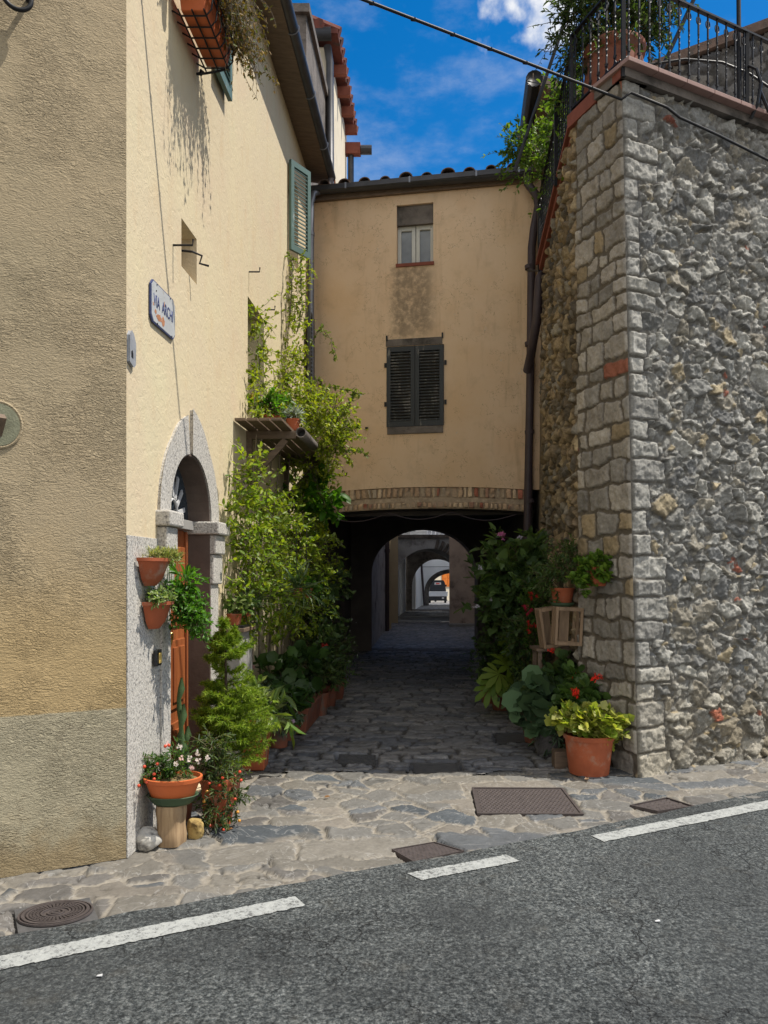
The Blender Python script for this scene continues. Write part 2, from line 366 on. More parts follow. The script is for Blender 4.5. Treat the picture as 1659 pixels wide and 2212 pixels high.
M = dict(
    front=stucco_front(), alley=stucco_alley(), arch=stucco_arch(), asphalt=asphalt(), paint=paint(), granite=granite(),
    stone=attr_mat('rubble_stone', .92, .42, 42, .8, .014), quoin=attr_mat('dressed_stone', .92, .28, 45, .5, .007),
    flag=attr_mat('flagstone', .8, .25, 40, .4, .006, veins=.22), cobble=attr_mat('cobble_stone', .55, .35, 30, .5, .008), brick=attr_mat('old_brick', .92, .25, 40, .4, .005),
    earth=simple('bare_ground', (.12, .10, .08), .95, .2, 3), iron=simple('black_iron', (.018, .018, .02), .5, .3, 12, .2, .002, metal=.3),
    zinc=simple('dark_gutter_metal', (.055, .055, .06), .45, .3, 5, .1, .003, metal=.4), pipe=simple('grey_pipe_metal', (.20, .21, .24), .4, .15, 4, .05, .002, metal=.5),
    browniron=simple('brown_painted_pipe', (.055, .04, .045), .5, .25, 6, .15, .003),
    terra=simple('terracotta', (.36, .095, .04), .85, .28, 5, .3, .004, dirt=((.36, .23, .16), 7, .52, .75)),
    terra_o=simple('orange_plastic_clay', (.50, .12, .035), .55, .12, 4, .05, .002), terra_d=simple('shaded_weathered_terracotta', (.22, .078, .046), .85, .3, 6, .3, .004, dirt=((.14, .11, .09), 7, .5, .7)),  # terra_d: stained clay, its dark tone carries the terrace jar's shade
    soil=simple('potting_soil', (.06, .04, .025), .95, .5, 40, .8, .01), greenpl=simple('green_plastic', (.05, .085, .045), .5, .15, 6, .05, .002),
    cement=simple('grey_cement', (.26, .25, .235), .92, .18, 4, .35, .008, dirt=((.10, .09, .08), 3, .52, .75)), darkcement=simple('weathered_dark_cement', (.15, .13, .115), .95, .35, 5, .6, .015, dirt=((.05, .045, .04), 3, .45, .7)),
    cream=simple('cream_plaster', (.62, .55, .42), .92, .1, 2, .25, .008, dirt=((.36, .29, .2), 2.5, .55, .8)), white=simple('white_plaster', (.74, .75, .76), .9, .08, 2, .2, .006),
    greyplaster=simple('grey_plaster', (.40, .40, .40), .92, .25, 2.5, .35, .01, dirt=((.13, .12, .11), 2, .5, .72)), brownplaster=simple('brown_plaster', (.44, .35, .29), .92, .22, 2.2, .3, .01, dirt=((.14, .11, .10), 2, .48, .72)),
    beige=simple('beige_plaster', (.42, .33, .21), .92, .12, 2, .2, .006), tunnel=simple('dark_passage_plaster', (.14, .12, .11), .95, .25, 3, .4, .01),  # tunnel: one even dark plaster tone for the passage and window backs
    shutter=worn_paint('green_shutter_paint', (.085, .145, .128), (.30, .34, .32), (.62, .7)), oldshutter=worn_paint('dark_grey_shutter_paint', (.024, .029, .033), (.16, .155, .14), (.58, .64)),
    oldslat=worn_paint('weathered_slat_paint', (.06, .066, .07), (.26, .25, .23), (.5, .62)),
    whitewood=worn_paint('white_window_paint', (.50, .50, .46), (.24, .18, .12), (.62, .68)), door=wood('varnished_door_wood', (.20, .05, .015), (.36, .115, .035), (18, 18, 1.0), .45, .5),
    oldwood=wood('old_grey_brown_wood', (.085, .058, .04), (.19, .13, .085), (3, 22, 22)), palewood=wood('pale_crate_wood', (.17, .11, .065), (.30, .20, .12), (18, 18, 2)), log=wood('log_wood', (.17, .10, .05), (.42, .29, .16), (16, 16, 1.3), .8, .5),
    bark=wood('bark', (.05, .035, .025), (.12, .085, .06), (10, 10, 3), .9, .6), glass=glass_pane('window_glass'), glassl=glass_pane('curtained_glass', (.16, .18, .20)), brass=simple('brass', (.62, .42, .14), .3, .15, 6, 0, metal=1),
    tile=simple('roof_tile', (.13, .085, .065), .9, .35, 9, .4, .008, dirt=((.05, .05, .045), 6, .5, .7)), redtile=simple('red_roof_tile', (.15, .048, .036), .9, .4, 7, .4, .006, dirt=((.07,.05,.045), 6, .5, .7)),
    redbrick=simple('red_coping_brick', (.20, .062, .04), .85, .2, 8, .3, .005), pinktile=simple('pink_coping_tile', (.30, .19, .165), .75, .12, 6, .2, .004), castiron=simple('cast_iron_cover', (.085, .07, .066), .6, .25, 20, .3, .004, metal=.35),
    darkcover=simple('dark_cover', (.075, .073, .072), .7, .3, 20, .4, .004), enamel=simple('white_enamel', (.44, .455, .46), .35, .12, 9, 0, dirt=((.30, .27, .22), 12, .6, .75)), blue=simple('blue_letter_enamel', (.05, .07, .18), .35, .1, 8, 0), rust=simple('rusted_enamel', (.36, .16, .08), .9, .4, 30, .4, .003),
    marble=simple('grey_marble', (.27, .28, .30), .5, .25, 20, .1, .002), black=simple('black_plastic', (.015, .015, .017), .4, .2, 8, 0), yellow=simple('yellow_name_plate', (.6, .42, .12), .4, .1, 8, 0),
    leaf=leaf_mat('leaf', .45), dullleaf=leaf_mat('dull_leaf', .2, .65, .2), needle=leaf_mat('needle', .3, .6, .2), petal=leaf_mat('petal', .25, .6, .2), stem=simple('green_brown_stem', (.10, .085, .04), .8, .3, 20, 0), greystem=simple('grey_vine_stem', (.16, .13, .10), .9, .3, 20, .3, .003),
    rocka=simple('pale_veined_rock', (.42, .40, .36), .85, .35, 7, .6, .01, dirt=((.16, .15, .14), 9, .5, .6)), rockb=simple('yellow_rock', (.36, .25, .09), .9, .4, 8, .7, .012, dirt=((.14, .09, .03), 9, .5, .65)), rockc=simple('dark_rough_stone', (.13, .12, .115), .95, .45, 9, .9, .02),
    shirt=simple('white_linen', (.60, .63, .70), .8, .06, 6, .2, .004), steel=simple('white_vehicle_paint', (.5, .52, .55), .35, .05, 3, 0), darkveh=simple('dark_vehicle_body', (.03, .032, .036), .4, .2, 4, 0), tyre=simple('tyre_rubber', (.012, .012, .012), .9, .2, 20, .2), orange=simple('orange_shutter', (.62, .17, .02), .6, .12, 5, .1, .003), plate_red=simple('red_label', (.5, .08, .07), .6, .1, 9, 0), plate_w=simple('pale_label', (.5, .5, .5), .6, .1, 9, 0),
)
# ------------------------------------------------------------------ stone surfaces (real relief, one colour per stone)
_T = np.random.RandomState(5).rand(256, 256).astype(np.float32)
def vnoise(x, y):
    xi = np.floor(x).astype(int); yi = np.floor(y).astype(int); fx = x - xi; fy = y - yi
    fx = fx*fx*(3-2*fx); fy = fy*fy*(3-2*fy)
    g = lambda a, b: _T[a % 256, b % 256]
    return (g(xi,yi)*(1-fx)+g(xi+1,yi)*fx)*(1-fy) + (g(xi,yi+1)*(1-fx)+g(xi+1,yi+1)*fx)*fy
def fbm(x, y, o=4):
    s = 0; a = .5; t = 0
    for i in range(o): s = s + a*vnoise(x*2**i + 17.3*i, y*2**i + 9.1*i); t += a; a *= .5
    return s/t - .5
def sm(a, b, x): t = np.clip((x-a)/(b-a), 0, 1); return t*t*(3-2*t)
def voro(u, v, seeds):
    n = len(u); i1 = np.zeros(n, int); e = np.zeros(n, np.float32)
    u = np.asarray(u, np.float32); v = np.asarray(v, np.float32); seeds = np.asarray(seeds, np.float32)
    for k in range(0, n, 6000):
        d = (u[k:k+6000, None]-seeds[None, :, 0])**2 + (v[k:k+6000, None]-seeds[None, :, 1])**2
        p = np.argpartition(d, 3, axis=1)[:, :3]; dd = np.take_along_axis(d, p, 1); o = np.argsort(dd, 1)
        p = np.take_along_axis(p, o, 1); dd = np.take_along_axis(dd, o, 1)
        ee = []
        for q in (1, 2):
            ln = np.hypot(*(seeds[p[:, q]] - seeds[p[:, 0]]).T) + 1e-6; ee.append((dd[:, q]-dd[:, 0])/(2*ln))
        i1[k:k+6000] = p[:, 0]; e[k:k+6000] = np.minimum(*ee)
    return i1, e
def pick(rng, n, pal, w): return np.array(pal)[rng.choice(len(pal), n, p=np.array(w)/sum(w))] * (1 + (rng.rand(n, 1)-.5)*.35)
def rubble(u, v, cell, pal, w, mortar, hmax, seed, gap=(.003, .016), warp=.02, keep=.86, ramp_w=.025, tilt=.35, rough=.012, asp=1.0, blot=.7, edge_=0):
    rng = np.random.RandomState(seed)
    cu, cv = cell; u0, u1, v0, v1 = u.min()-cu*2, u.max()+cu*2, v.min()-cv*2, v.max()+cv*2
    sx, sy = np.meshgrid(np.arange(u0, u1, cu), np.arange(v0, v1, cv)); sx = sx + (np.arange(sx.shape[0])[:, None] % 2)*cu*.5
    s = np.stack([sx.ravel(), sy.ravel()], 1) + (rng.rand(sx.size, 2)-.5)*np.array([cu*.8, cv*.7])
    s = s[rng.rand(len(s)) < keep]; ex = np.stack([rng.uniform(u0, u1, len(s)//5), rng.uniform(v0, v1, len(s)//5)], 1); s = np.concatenate([s, ex])
    s = s * np.array([1, asp])
    uw = u + fbm(u*9, v*9, 3)*warp*2; vw = (v + fbm(u*9+31, v*9+7, 3)*warp*2)*asp
    i, e = voro(uw, vw, s)
    n = len(s); g = rng.uniform(*gap, n)[i]; b = sm(0, 1, (e - g)/ramp_w)
    base = rng.uniform(.35, 1, n)[i]*hmax; tu = (rng.rand(n)-.5)[i]*tilt*2; tv = (rng.rand(n)-.5)[i]*tilt*2
    h = b*(base + tu*(uw-s[i, 0]) + tv*(vw-s[i, 1]) + fbm(u*22, v*22, 4)*rough*2.2 + fbm(u*60+3, v*60, 3)*rough) + (1-b)*fbm(u*30, v*30, 4)*rough*1.3
    c = pick(rng, n, pal, w)[i]; c = c*(1 + fbm(u*14+5, v*14, 4)[:, None]*blot)
    m = np.array(mortar)[None]*(1 + fbm(u*20, v*20, 3)[:, None]*.5)
    k = sm(.15, .55, b)[:, None]
    return h, (m*(1-k) + c*k)*(1 - edge_*np.exp(-((b-.35)/.22)**2)[:, None])
def courses(u, v, rows, widths, pal, w, mortar, hmax, seed, gap=.012, rad=.03, warp=.012, rough=.005, stag=None, ramp_w=.012, blot=.6, edge_=0):
    rng = np.random.RandomState(seed); rows = np.asarray(rows)
    uw = u + fbm(u*7, v*7, 3)*warp*2; vw = v + fbm(u*7+31, v*7+7, 3)*warp*2
    r = np.clip(np.searchsorted(rows, vw) - 1, 0, len(rows)-2)
    h = np.zeros(len(u)); c = np.zeros((len(u), 3)); sd = np.full(len(u), 1.0)
    for k in range(len(rows)-1):
        q = np.where(r == k)[0]
        if not len(q): continue
        b = [u.min() - rng.uniform(0, widths[1])] if stag is None else [u.min()]
        while b[-1] < u.max() + .01: b.append(b[-1] + rng.uniform(*widths))
        b = np.array(b); j = np.clip(np.searchsorted(b, uw[q]) - 1, 0, len(b)-2)
        gg = gap*rng.uniform(.5, 1.5, len(b))[j]
        cx = (b[j]+b[j+1])/2; hx = (b[j+1]-b[j])/2 - gg; cy = (rows[k]+rows[k+1])/2; hy = (rows[k+1]-rows[k])/2 - gg*.8
        rr = np.minimum(np.minimum(hx, hy)*.8, rad)
        qx = np.abs(uw[q]-cx) - hx + rr; qy = np.abs(vw[q]-cy) - hy + rr
        d = np.hypot(np.maximum(qx, 0), np.maximum(qy, 0)) + np.minimum(np.maximum(qx, qy), 0) - rr
        n = len(b); t = (rng.rand(n, 2)-.5)[j]*.10
        h[q] = rng.uniform(.45, 1, n)[j]*hmax + t[:, 0]*(uw[q]-cx) + t[:, 1]*(vw[q]-cy); c[q] = pick(rng, n, pal, w)[j]; sd[q] = d
    b = sm(0, 1, -sd/ramp_w)
    h = b*(h + fbm(u*18, v*18, 4)*rough*2 + fbm(u*50, v*50, 3)*rough) + (1-b)*fbm(u*25, v*25, 4)*rough
    c = c*(1 + fbm(u*11+5, v*11, 4)[:, None]*blot); m = np.array(mortar)[None]*(1 + fbm(u*20, v*20, 3)[:, None]*.5)
    k = sm(.1, .5, b)[:, None]
    return h, (m*(1-k) + c*k)*(1 - edge_*np.exp(-((b-.35)/.22)**2)[:, None])
def field(name, us, vs, P, hc, mask=None, mat=None, parent=None, smooth=True):
    U, V = np.meshgrid(us, vs); u, v = U.ravel(), V.ravel()
    h, c = hc(u, v); xyz = P(u, v, h); nu, nv = len(us), len(vs)
    idx = np.arange(nu*nv).reshape(nv, nu)
    q = np.stack([idx[:-1, :-1], idx[:-1, 1:], idx[1:, 1:], idx[1:, :-1]], -1).reshape(-1, 4)
    if mask is not None:
        ok = mask(u, v); q = q[ok[q].all(1)]
        used = np.unique(q); mp = np.full(len(u), -1); mp[used] = np.arange(len(used)); q = mp[q]; xyz = xyz[used]; c = c[used]
    me = arr_mesh(name, xyz, [q], np.clip(c, .004, .9))
    return link(name, me, mat, parent, smooth)
def patch(bl, br, tr, tl, Wd, Hd, n):
    bl, br, tr, tl, n = (np.array(x, float) for x in (bl, br, tr, tl, n))
    def P(u, v, h):
        a = (u/Wd)[:, None]; b = (v/Hd)[:, None]
        return (bl*(1-a)+br*a)*(1-b) + (tl*(1-a)+tr*a)*b + n[None]*h[:, None]
    return P

# ================================================================== GROUND
EDGE = np.array([(-6, 1.30), (-4, 2.25), (-1.33, 3.555), (-.455, 3.98), (.597, 4.47), (1.7, 5.05), (2.83, 5.68), (4.5, 6.6), (8, 8.5)])
def edge(x): return np.interp(x, EDGE[:, 0], EDGE[:, 1]) + fbm(np.asarray(x)*5, np.asarray(x)*0+3.3, 3)*.05
def behind_front(x, y):    # inside one of the two corner buildings?
    a = (x < -1.45) & (y > 4.33 + (x+1.45)*.4967 + .06)
    b = (x > 2.01) & (y > 6.1 + (x-2.01)*.4967 + .06)
    c = (y > 4.3) & (x < -1.45 + .066*(y-4.33) - .05)
    d = (y > 6.1) & (x < 2.01) & (x > np.where(y < 6.82, 2.01-.397*(y-6.1), 1.72+.066*(y-6.8)) + .06)
    return a | b | c | d
def rowsof(a, b, lo, hi, seed):
    r = np.random.RandomState(seed); o = [a]
    while o[-1] < b: o.append(o[-1] + r.uniform(lo, hi))
    return o
def zg(y): return np.where(y > 36, -.014*(y-36), 0.0)
mb = MB(); mb.quad((-300,-300,-.9), (300,-300,-.9), (300,300,-.9), (-300,300,-.9)); struct('ground', mb, M['earth'])
GREYS = [(.125,.12,.11), (.095,.10,.105), (.15,.138,.118), (.172,.154,.13), (.105,.098,.09), (.065,.073,.08)]
def apron(u, v):
    ca, sa = math.cos(.16), math.sin(.16)
    h, c = courses(u*ca + v*sa, -u*sa + v*ca, rowsof(1.0, 9.2, .13, .33, 28), (.26, .90), GREYS, [4, 1.5, 3, 2, 2, .8], (.228, .205, .17), .018, 29, gap=.011, rad=.03, warp=.055, rough=.006, ramp_w=.009, blot=.3, edge_=.4)
    h2, c2 = rubble(u, v, (.30, .15), GREYS, [4, 1.5, 3, 2, 2, .8], (.228, .205, .17), .018, 21, gap=(.004, .018), warp=.04, keep=.85, ramp_w=.010, tilt=.03, rough=.006, blot=.3, edge_=.4)
    k = sm(.05, .09, fbm(u*1.3+4, v*1.6+2, 3)); h = h*(1-k) + h2*k; c = c*(1-k[:, None]) + c2*k[:, None]
    ck = sm(.016, .004, np.abs(fbm(u*2.3+9, v*4.1, 4)))*sm(.02, .12, fbm(u*1.7, v*1.7+8, 3)); h = h - .02*ck; c = c*(1 - .75*ck[:, None])
    for q in COVERS:
        ins = np.ones(len(u), bool)
        for i in range(4): a, b = q[i], q[(i+1) % 4]; ins &= ((b.x-a.x)*(v-a.y) - (b.y-a.y)*(u-a.x)) > -.004
        h = np.where(ins, -.02, h)
    return h - .014, c
COVERS = [[G(*p) for p in q] for q in ([(1031,1758),(1261,1759),(1216,1702),(1019,1701)], [(893,1862),(1003,1838),(938,1819),(846,1835)], [(1420,1754),(1500,1743),(1440,1724),(1360,1741)], [(38,2013),(212,1984),(197,1934),(29,1961)], [(729,1646),(810,1650),(812,1630),(733,1628)], [(895,1668),(995,1667),(988,1647),(893,1647)], [(1074,1604),(1138,1602),(1134,1582),(1069,1583)])]
field('stone_paving', np.arange(-3.2, 4.6, .013), np.arange(2.4, 8.2, .013), lambda u, v, h: np.stack([u, v, h], 1), apron,
      lambda u, v: (v > edge(u)-.12) & ~behind_front(u, v) & (v < np.where(u > 1.75, 8.5, 6.24 + fbm(u*4, u*0, 3)*.2)), M['flag'])['kind'] = 'structure'
rng0 = np.random.RandomState(3)
COB = [(.16,.16,.165), (.195,.19,.187), (.125,.128,.137), (.23,.218,.205), (.172,.164,.157)]
def alleyc(u, v):
    h, c = courses(u, v, rowsof(5.6, 17, .06, .20, 8), (.10, .46), COB, [3, 3, 2, 1.5, 2], (.075, .07, .064), .030, 9, gap=.008, rad=.03, warp=.065, rough=.011, ramp_w=.014, edge_=.5)
    for q in COVERS[4:]:
        ins = np.ones(len(u), bool)
        for i in range(4): a, b = q[i], q[(i+1) % 4]; ins &= ((b.x-a.x)*(v-a.y) - (b.y-a.y)*(u-a.x)) > -.01
        h = np.where(ins, -.03, h)
    return h - .024, c
field('cobbled_alley', np.arange(-1.5, 2.55, .017), np.arange(5.72, 16.7, .017), lambda u, v, h: np.stack([u, v, h], 1), alleyc,
      lambda u, v: ~behind_front(u, v) & ((v > 6.20 + fbm(u*4, u*0, 3)*.2)), M['cobble'])['kind'] = 'structure'
def lanec(u, v):
    h, c = courses(u, v, rowsof(16.4, 62, .10, .2, 18), (.14, .32), COB, [3, 3, 2, 1.5, 2], (.08, .076, .07), .02, 19, gap=.009, rad=.03, warp=.03, rough=.006, ramp_w=.02)
    return h - .026 + zg(v), c*1.15
field('cobbled_lane', np.arange(-.6, 5.2, .045), np.arange(16.6, 58, .045), lambda u, v, h: np.stack([u, v, h], 1), lanec, None, M['cobble'])['kind'] = 'structure'
# the road, laid over the edge of the paving
mb = MB(); xs = np.concatenate([[-60], np.arange(-6, 8.01, .05), [60]]); ys = edge(xs); ys[0] = 1.3-54*.48; ys[-1] = 8.5+52*.5
n = len(xs); mb.v = [(x, y, .006) for x, y in zip(xs, ys)] + [(x + 9*.445, y - 9*.896, .006) for x, y in zip(xs, ys)]
mb.f = [(i, n+i, n+i+1, i+1) for i in range(n-1)]; struct('road', mb, M['asphalt'])
for q in ([(-60,2077),(637,1936),(659,1956),(-60,2107)], [(881,1886),(1095,1846),(1123,1860),(909,1901)], [(1276,1805),(1659,1726),(1790,1702),(1790,1720),(1659,1747),(1305,1818)]):
    mb = MB(); P_ = [G(x, y, .011) for x, y in q]; n_ = 90; jj = random.Random(q[0][1])
    ab = (P_[:2] + P_[2:]) if len(P_) == 4 else [P_[0], P_[2], P_[3], P_[5]]
    for k in range(n_+1):
        for a_, b_ in ((ab[0], ab[1]), (ab[3], ab[2])): p_ = a_.lerp(b_, k/n_); mb.v.append((p_.x + jj.uniform(-.004,.004), p_.y + jj.uniform(-.009,.009)*jj.random(), .011))
    mb.f = [(2*k, 2*k+1, 2*k+3, 2*k+2) for k in range(n_)]; struct('road_marking', mb, M['paint'])
# far pavement across the road, behind the camera, with the fronts that face the alley
mb = MB(); o_ = Vector((4.2, -5.6, 0)); mb.v = [tuple(Vector((-60,-26,.05)) + Vector((9*.445,-9*.896,0))), tuple(Vector((60,33,.05)) + Vector((9*.445,-9*.896,0))), tuple(Vector((60,33,.05)) + Vector((12*.445,-12*.896,0))), tuple(Vector((-60,-26,.05)) + Vector((12*.445,-12*.896,0)))]
mb.f = [(0,1,2,3)]; struct('far_pavement', mb, M['cement'])

# ================================================================== CORNER HOUSE (left)
H1 = thing('corner_house', 'cream and ochre rendered corner house with a granite arched door and green shutters', 'house', (-1.45, 4.33, 0))
mb = MB(); mb.plate(SF, rect(0, 7, 0, 7.3), [], 0); obj('street_wall', mb, M['front'], H1)
DOOR = archloop(4.985, 5.92, .0, 2.0, .47)
mb = MB(); mb.plate(LW, rect(4.33, 10.62, 0, 7.14), [rect(5.27, 5.61, 3.71, 4.04), rect(7.14, 7.82, 3.05, 4.18), rect(5.15, 5.92, 5.56, 6.62), rect(9.10, 9.78, 5.42, 6.48), DOOR], depths=[.28, .2, .18, .2, .22]); obj('alley_wall', mb, M['alley'], H1)
mb = MB(); mb.box(LW, 5.2, 5.7, -.30, -.28, 3.6, 4.1); obj('blocked_window', mb, M['cement'], H1)
mb = MB(); mb.box(LW, 7.1, 7.9, -.22, -.2, 3.0, 4.2); p_ = obj('window', mb, M['glassl'], H1)
mb = MB()
for b in ((7.14,7.2,3.05,4.18),(7.76,7.82,3.05,4.18),(7.2,7.76,4.11,4.18),(7.2,7.76,3.05,3.11),(7.45,7.51,3.11,4.11)): mb.box(LW, b[0], b[1], -.2, -.165, b[2], b[3])
obj('frame', mb, M['whitewood'], p_, bevel=.004)
for (a, b, c, d, off) in ((5.1, 5.95, 5.5, 6.65, -.2), (9.05, 9.82, 5.4, 6.5, -.22)):
    mb = MB(); mb.box(LW, a, b, off-.02, off+.02, c, d); p_ = obj('window', mb, M['glass'], H1)
    mb = MB()
    m0 = (a+b)/2
    for q in ((a+.05,a+.11,c+.06,d-.06),(b-.11,b-.05,c+.06,d-.06),(m0-.04,m0+.04,c+.06,d-.06),(a+.11,b-.11,d-.12,d-.06)): mb.box(LW, q[0], q[1], off+.02, off+.05, q[2], q[3])
    obj('frame', mb, M['whitewood'], p_)
def shutter_leaf(m, w, h, mat, parent, slats=14, th=.035, name='shutter'):
    mb = MB(); s = .055
    for q in ((0, s, 0, h), (w-s, w, 0, h), (s, w-s, 0, s*1.3), (s, w-s, h-s*1.2, h)): mb.box(m, q[0], q[1], 0, th, q[2], q[3])
    z0, z1 = s*1.3, h-s*1.2; st = (z1-z0)/slats; fr = obj(name, mb, mat, parent); mb = MB()
    for i in range(slats):
        z = z0 + st*i
        mb.hexa([m(s,.003,z+st*.85), m(w-s,.003,z+st*.85), m(w-s,th-.004,z+st*.15), m(s,th-.004,z+st*.15), m(s,.006,z+st*1.02), m(w-s,.006,z+st*1.02), m(w-s,th,z+st*.34), m(s,th,z+st*.34)])
    obj('slats', mb, M['oldslat'] if mat == M['oldshutter'] else mat, fr); return fr
def frame_map(p, d, n):
    p, d, n = Vector(p), Vector(d).normalized(), Vector(n).normalized()
    return lambda a, o, z: p + d*a + n*o + Vector((0, 0, z))
shutter_leaf(frame_map(LW(9.06, .02, 5.42), (.20, .30, 0), (.30, -.20, 0)), .36, 1.06, M['shutter'], H1, 20)
shutter_leaf(lambda a, o, z: LW(5.97+a, .03+o, 5.50+z), .38, 1.12, M['shutter'], H1, 20)
shutter_leaf(lambda a, o, z: LW(4.72+a, .03+o, 5.50+z), .38, 1.12, M['shutter'], H1, 20)
for z0 in (2.9, 4.15): shutter_leaf(lambda a, o, z: LW(10.18+a, .05+o, z0+z), .40, .95, M['oldshutter'], H1, 16)
# granite: corner facing, door surround
mb = MB(); mb.box(LW, 4.329, 4.835, 0, .008, 0, 1.82); obj('corner_facing', mb, M['granite'], H1, bevel=.002)
sur = MB()
for a0, a1 in ((4.838, 5.0), (5.90, 6.10)):
    sur.box(LW, a0, a1, -.2, .022, 0, 1.52)
def ring(a0, a1, n0, n1, ro, key):
    c, r = 5.45, .45; L_ = []
    for i in range(n0, n1+1): t = math.pi*i/24; L_.append((c + r*math.cos(t), 2.0 + r*math.sin(t)))
    for i in range(n1, n0-1, -1):
        t = math.pi*i/24; rr = ro + key*max(0, 1-abs(i-12)/5.0); L_.append((c + rr*math.cos(t), 2.0 + rr*1.0*math.sin(t)))
    return L_
sur.prism(LW, ring(0, 0, 0, 12, .645, .12), -.2, .026); sur.prism(LW, ring(0, 0, 13, 24, .635, .09), -.2, .02)
mb = MB(); mb.box(LW, 5.878, 5.898, -.199, .018, 0, 1.99); mb.prism(LW, [(5.45 + .447*math.cos(t), 2.0 + .447*math.sin(t)) for t in np.linspace(0, math.pi, 20)] + [(5.45 + .432*math.cos(t), 2.0 + .432*math.sin(t)) for t in np.linspace(math.pi, 0, 20)], -.199, .012); obj('jamb_lining', mb, simple('dark_brown_stone', (.115, .085, .07), .9, .3, 5, .4, .006), H1)  # thin darker brown layer over the far reveal and arch soffit
ds = obj('door_surround', sur, M['granite'], H1, bevel=.006)
mb = MB()
for a0, a1 in ((4.80, 5.02), (5.87, 6.15)):
    mb.box(LW, a0+.02, a1-.015, -.2, .045, 1.52, 1.75); mb.box(LW, a0+.01, a1-.01, -.2, .065, 1.752, 1.90); mb.box(LW, a0-.02, a1+.02, -.2, .095, 1.902, 2.0)
objs('impost', mb, M['granite'], ds, bevel=.012)
# door leaf with panels, ring pull, fanlight with a sunburst grille
mb = MB(); mb.box(LW, 4.99, 5.91, -.21, -.17, 0, 1.93)
for z0, z1 in ((.12, .52), (.62, 1.12), (1.22, 1.80)):
    for a0, a1 in ((5.08, 5.40), (5.49, 5.82)):
        mb.box(LW, a0, a1, -.17, -.152, z0, z1); mb.box(LW, a0+.05, a1-.05, -.152, -.138, z0+.05, z1-.05)
for a in (5.02, 5.43, 5.845): mb.box(LW, a, a+.03, -.17, -.145, .02, 1.92)
dr = obj('door', mb, M['door'], H1, bevel=.005)
mb = MB(); mb.tube([LW(5.30, -.10 + .02*math.cos(t), 1.12) + Vector((0, .055*math.sin(t), .07*math.cos(t))) for t in np.linspace(0, 2*math.pi, 20)], .011, 8); mb.tube([LW(5.30, -.16, 1.19), LW(5.30, -.09, 1.19)], .018); obj('ring_pull', mb, M['brass'], dr, smooth=True)
mb = MB(); mb.box(LW, 4.99, 5.91, -.18, -.10, 1.93, 2.0); obj('transom', mb, M['cement'], H1, bevel=.004)
mb = MB(); mb.plate(LW, archloop(4.99, 5.91, 2.0, 2.001, .46), o=-.15); fl = obj('fanlight', mb, M['glass'], H1)
mb = MB(); c0 = LW(5.45, -.12, 2.01)
mb.tube([c0 + Vector((0, .12*math.cos(t), .12*math.sin(t))) for t in np.linspace(0, math.pi, 14)], .010)
for k in range(7):
    t = math.pi*(k+.5)/7; d = Vector((0, math.cos(t), math.sin(t))); mb.bar(c0 + d*.14, c0 + d*.32, .035, .012, (1, 0, 0))
obj('sunburst_grille', mb, M['plate_w'], fl)
# small fittings on the walls
mb = MB()
def hook(a, z, l, up=.04): mb.tube([LW(a, -.02, z), LW(a, l, z), LW(a, l+.004, z+up)], .007, 6)
hook(5.10, 3.78, .13); hook(7.18, 4.42, .10); hook(7.86, 4.30, .10); hook(9.35, 4.9, .16, .02); objs('wall_hook', mb, M['iron'], H1)
mb = MB(); mb.tube([LW(5.42, -.25, 3.90), LW(5.42, .03, 3.87), LW(5.44, .09, 3.85), LW(5.45, .07, 3.80), LW(5.47, .13, 3.79)], .008, 6); obj('bent_rod', mb, M['iron'], H1)
mb = MB(); mb.box(LW, 4.69, 4.785, .018, .04, 1.035, 1.135); b_ = obj('doorbell', mb, M['black'], H1, bevel=.006)
mb = MB(); mb.box(LW, 4.722, 4.765, .041, .046, 1.05, 1.115); obj('bell_button', mb, M['yellow'], b_, bevel=.003)
mb = MB(); mb.prism(SF, [(.645 + .105*math.cos(t), 2.385 + .112*math.sin(t)) for t in np.linspace(0, 2*math.pi, 28)[:-1]], .002, .010); mb2 = mb; ov = obj('oval_patch', mb, simple('green_grey_cement', (.20, .20, .135), .95, .25, 18, .5, .006), H1)
mb = MB(); mb.tube([SF(.645 + .112*math.cos(t), .002, 2.385 + .12*math.sin(t)) for t in np.linspace(0, 2*math.pi, 36)], .009, 6, False); obj('patch_rim', mb, M['front'], ov)
mb = MB(); mb.bar(SF(.66, .0, 2.33), SF(.635, .07, 2.42), .055, .04); obj('wooden_peg', mb, M['oldwood'], ov)
# eaves, gutter, roof
mb = MB()
mb.hexa([LW(4.2,-.25,7.10), LW(10.75,-.25,7.10), LW(10.75,.27,7.04), LW(4.2,.27,7.04), LW(4.2,-.25,7.2), LW(10.75,-.25,7.2), LW(10.75,.27,7.12), LW(4.2,.27,7.12)])
mb.hexa([SF(7,-.2,7.10), SF(-.2,-.2,7.10), SF(-.2,.25,7.05), SF(7,.25,7.05), SF(7,-.2,7.2), SF(-.2,-.2,7.2), SF(-.2,.25,7.15), SF(7,.25,7.15)])
ev = obj('eaves', mb, M['oldwood'], H1)
mb = MB(); mb.tube([LW(y, .30, 7.10 - .0*y) for y in (4.1, 6, 8, 10.68)], .062, 14); 
gt = obj('gutter', mb, M['zinc'], H1, smooth=True)
mb = MB()
for y in np.arange(4.6, 10.7, 1.05): mb.tube([LW(y, .30 + .067*math.cos(t), 7.10 + .067*math.sin(t)) for t in np.linspace(-math.pi, 0.4, 12)], .007, 5)
objs('gutter_bracket', mb, M['pipe'], gt)
mb = MB(); mb.tube([LW(10.6, .30, 7.06), LW(10.62, .29, 6.93), LW(10.55, .20, 6.86), LW(10.44, .09, 6.76), LW(10.42, .06, 6.62), LW(10.42, .06, 3.0), LW(10.42, .06, .15)], .043, 12); obj('drainpipe', mb, M['pipe'], gt, smooth=True)
mb = MB()
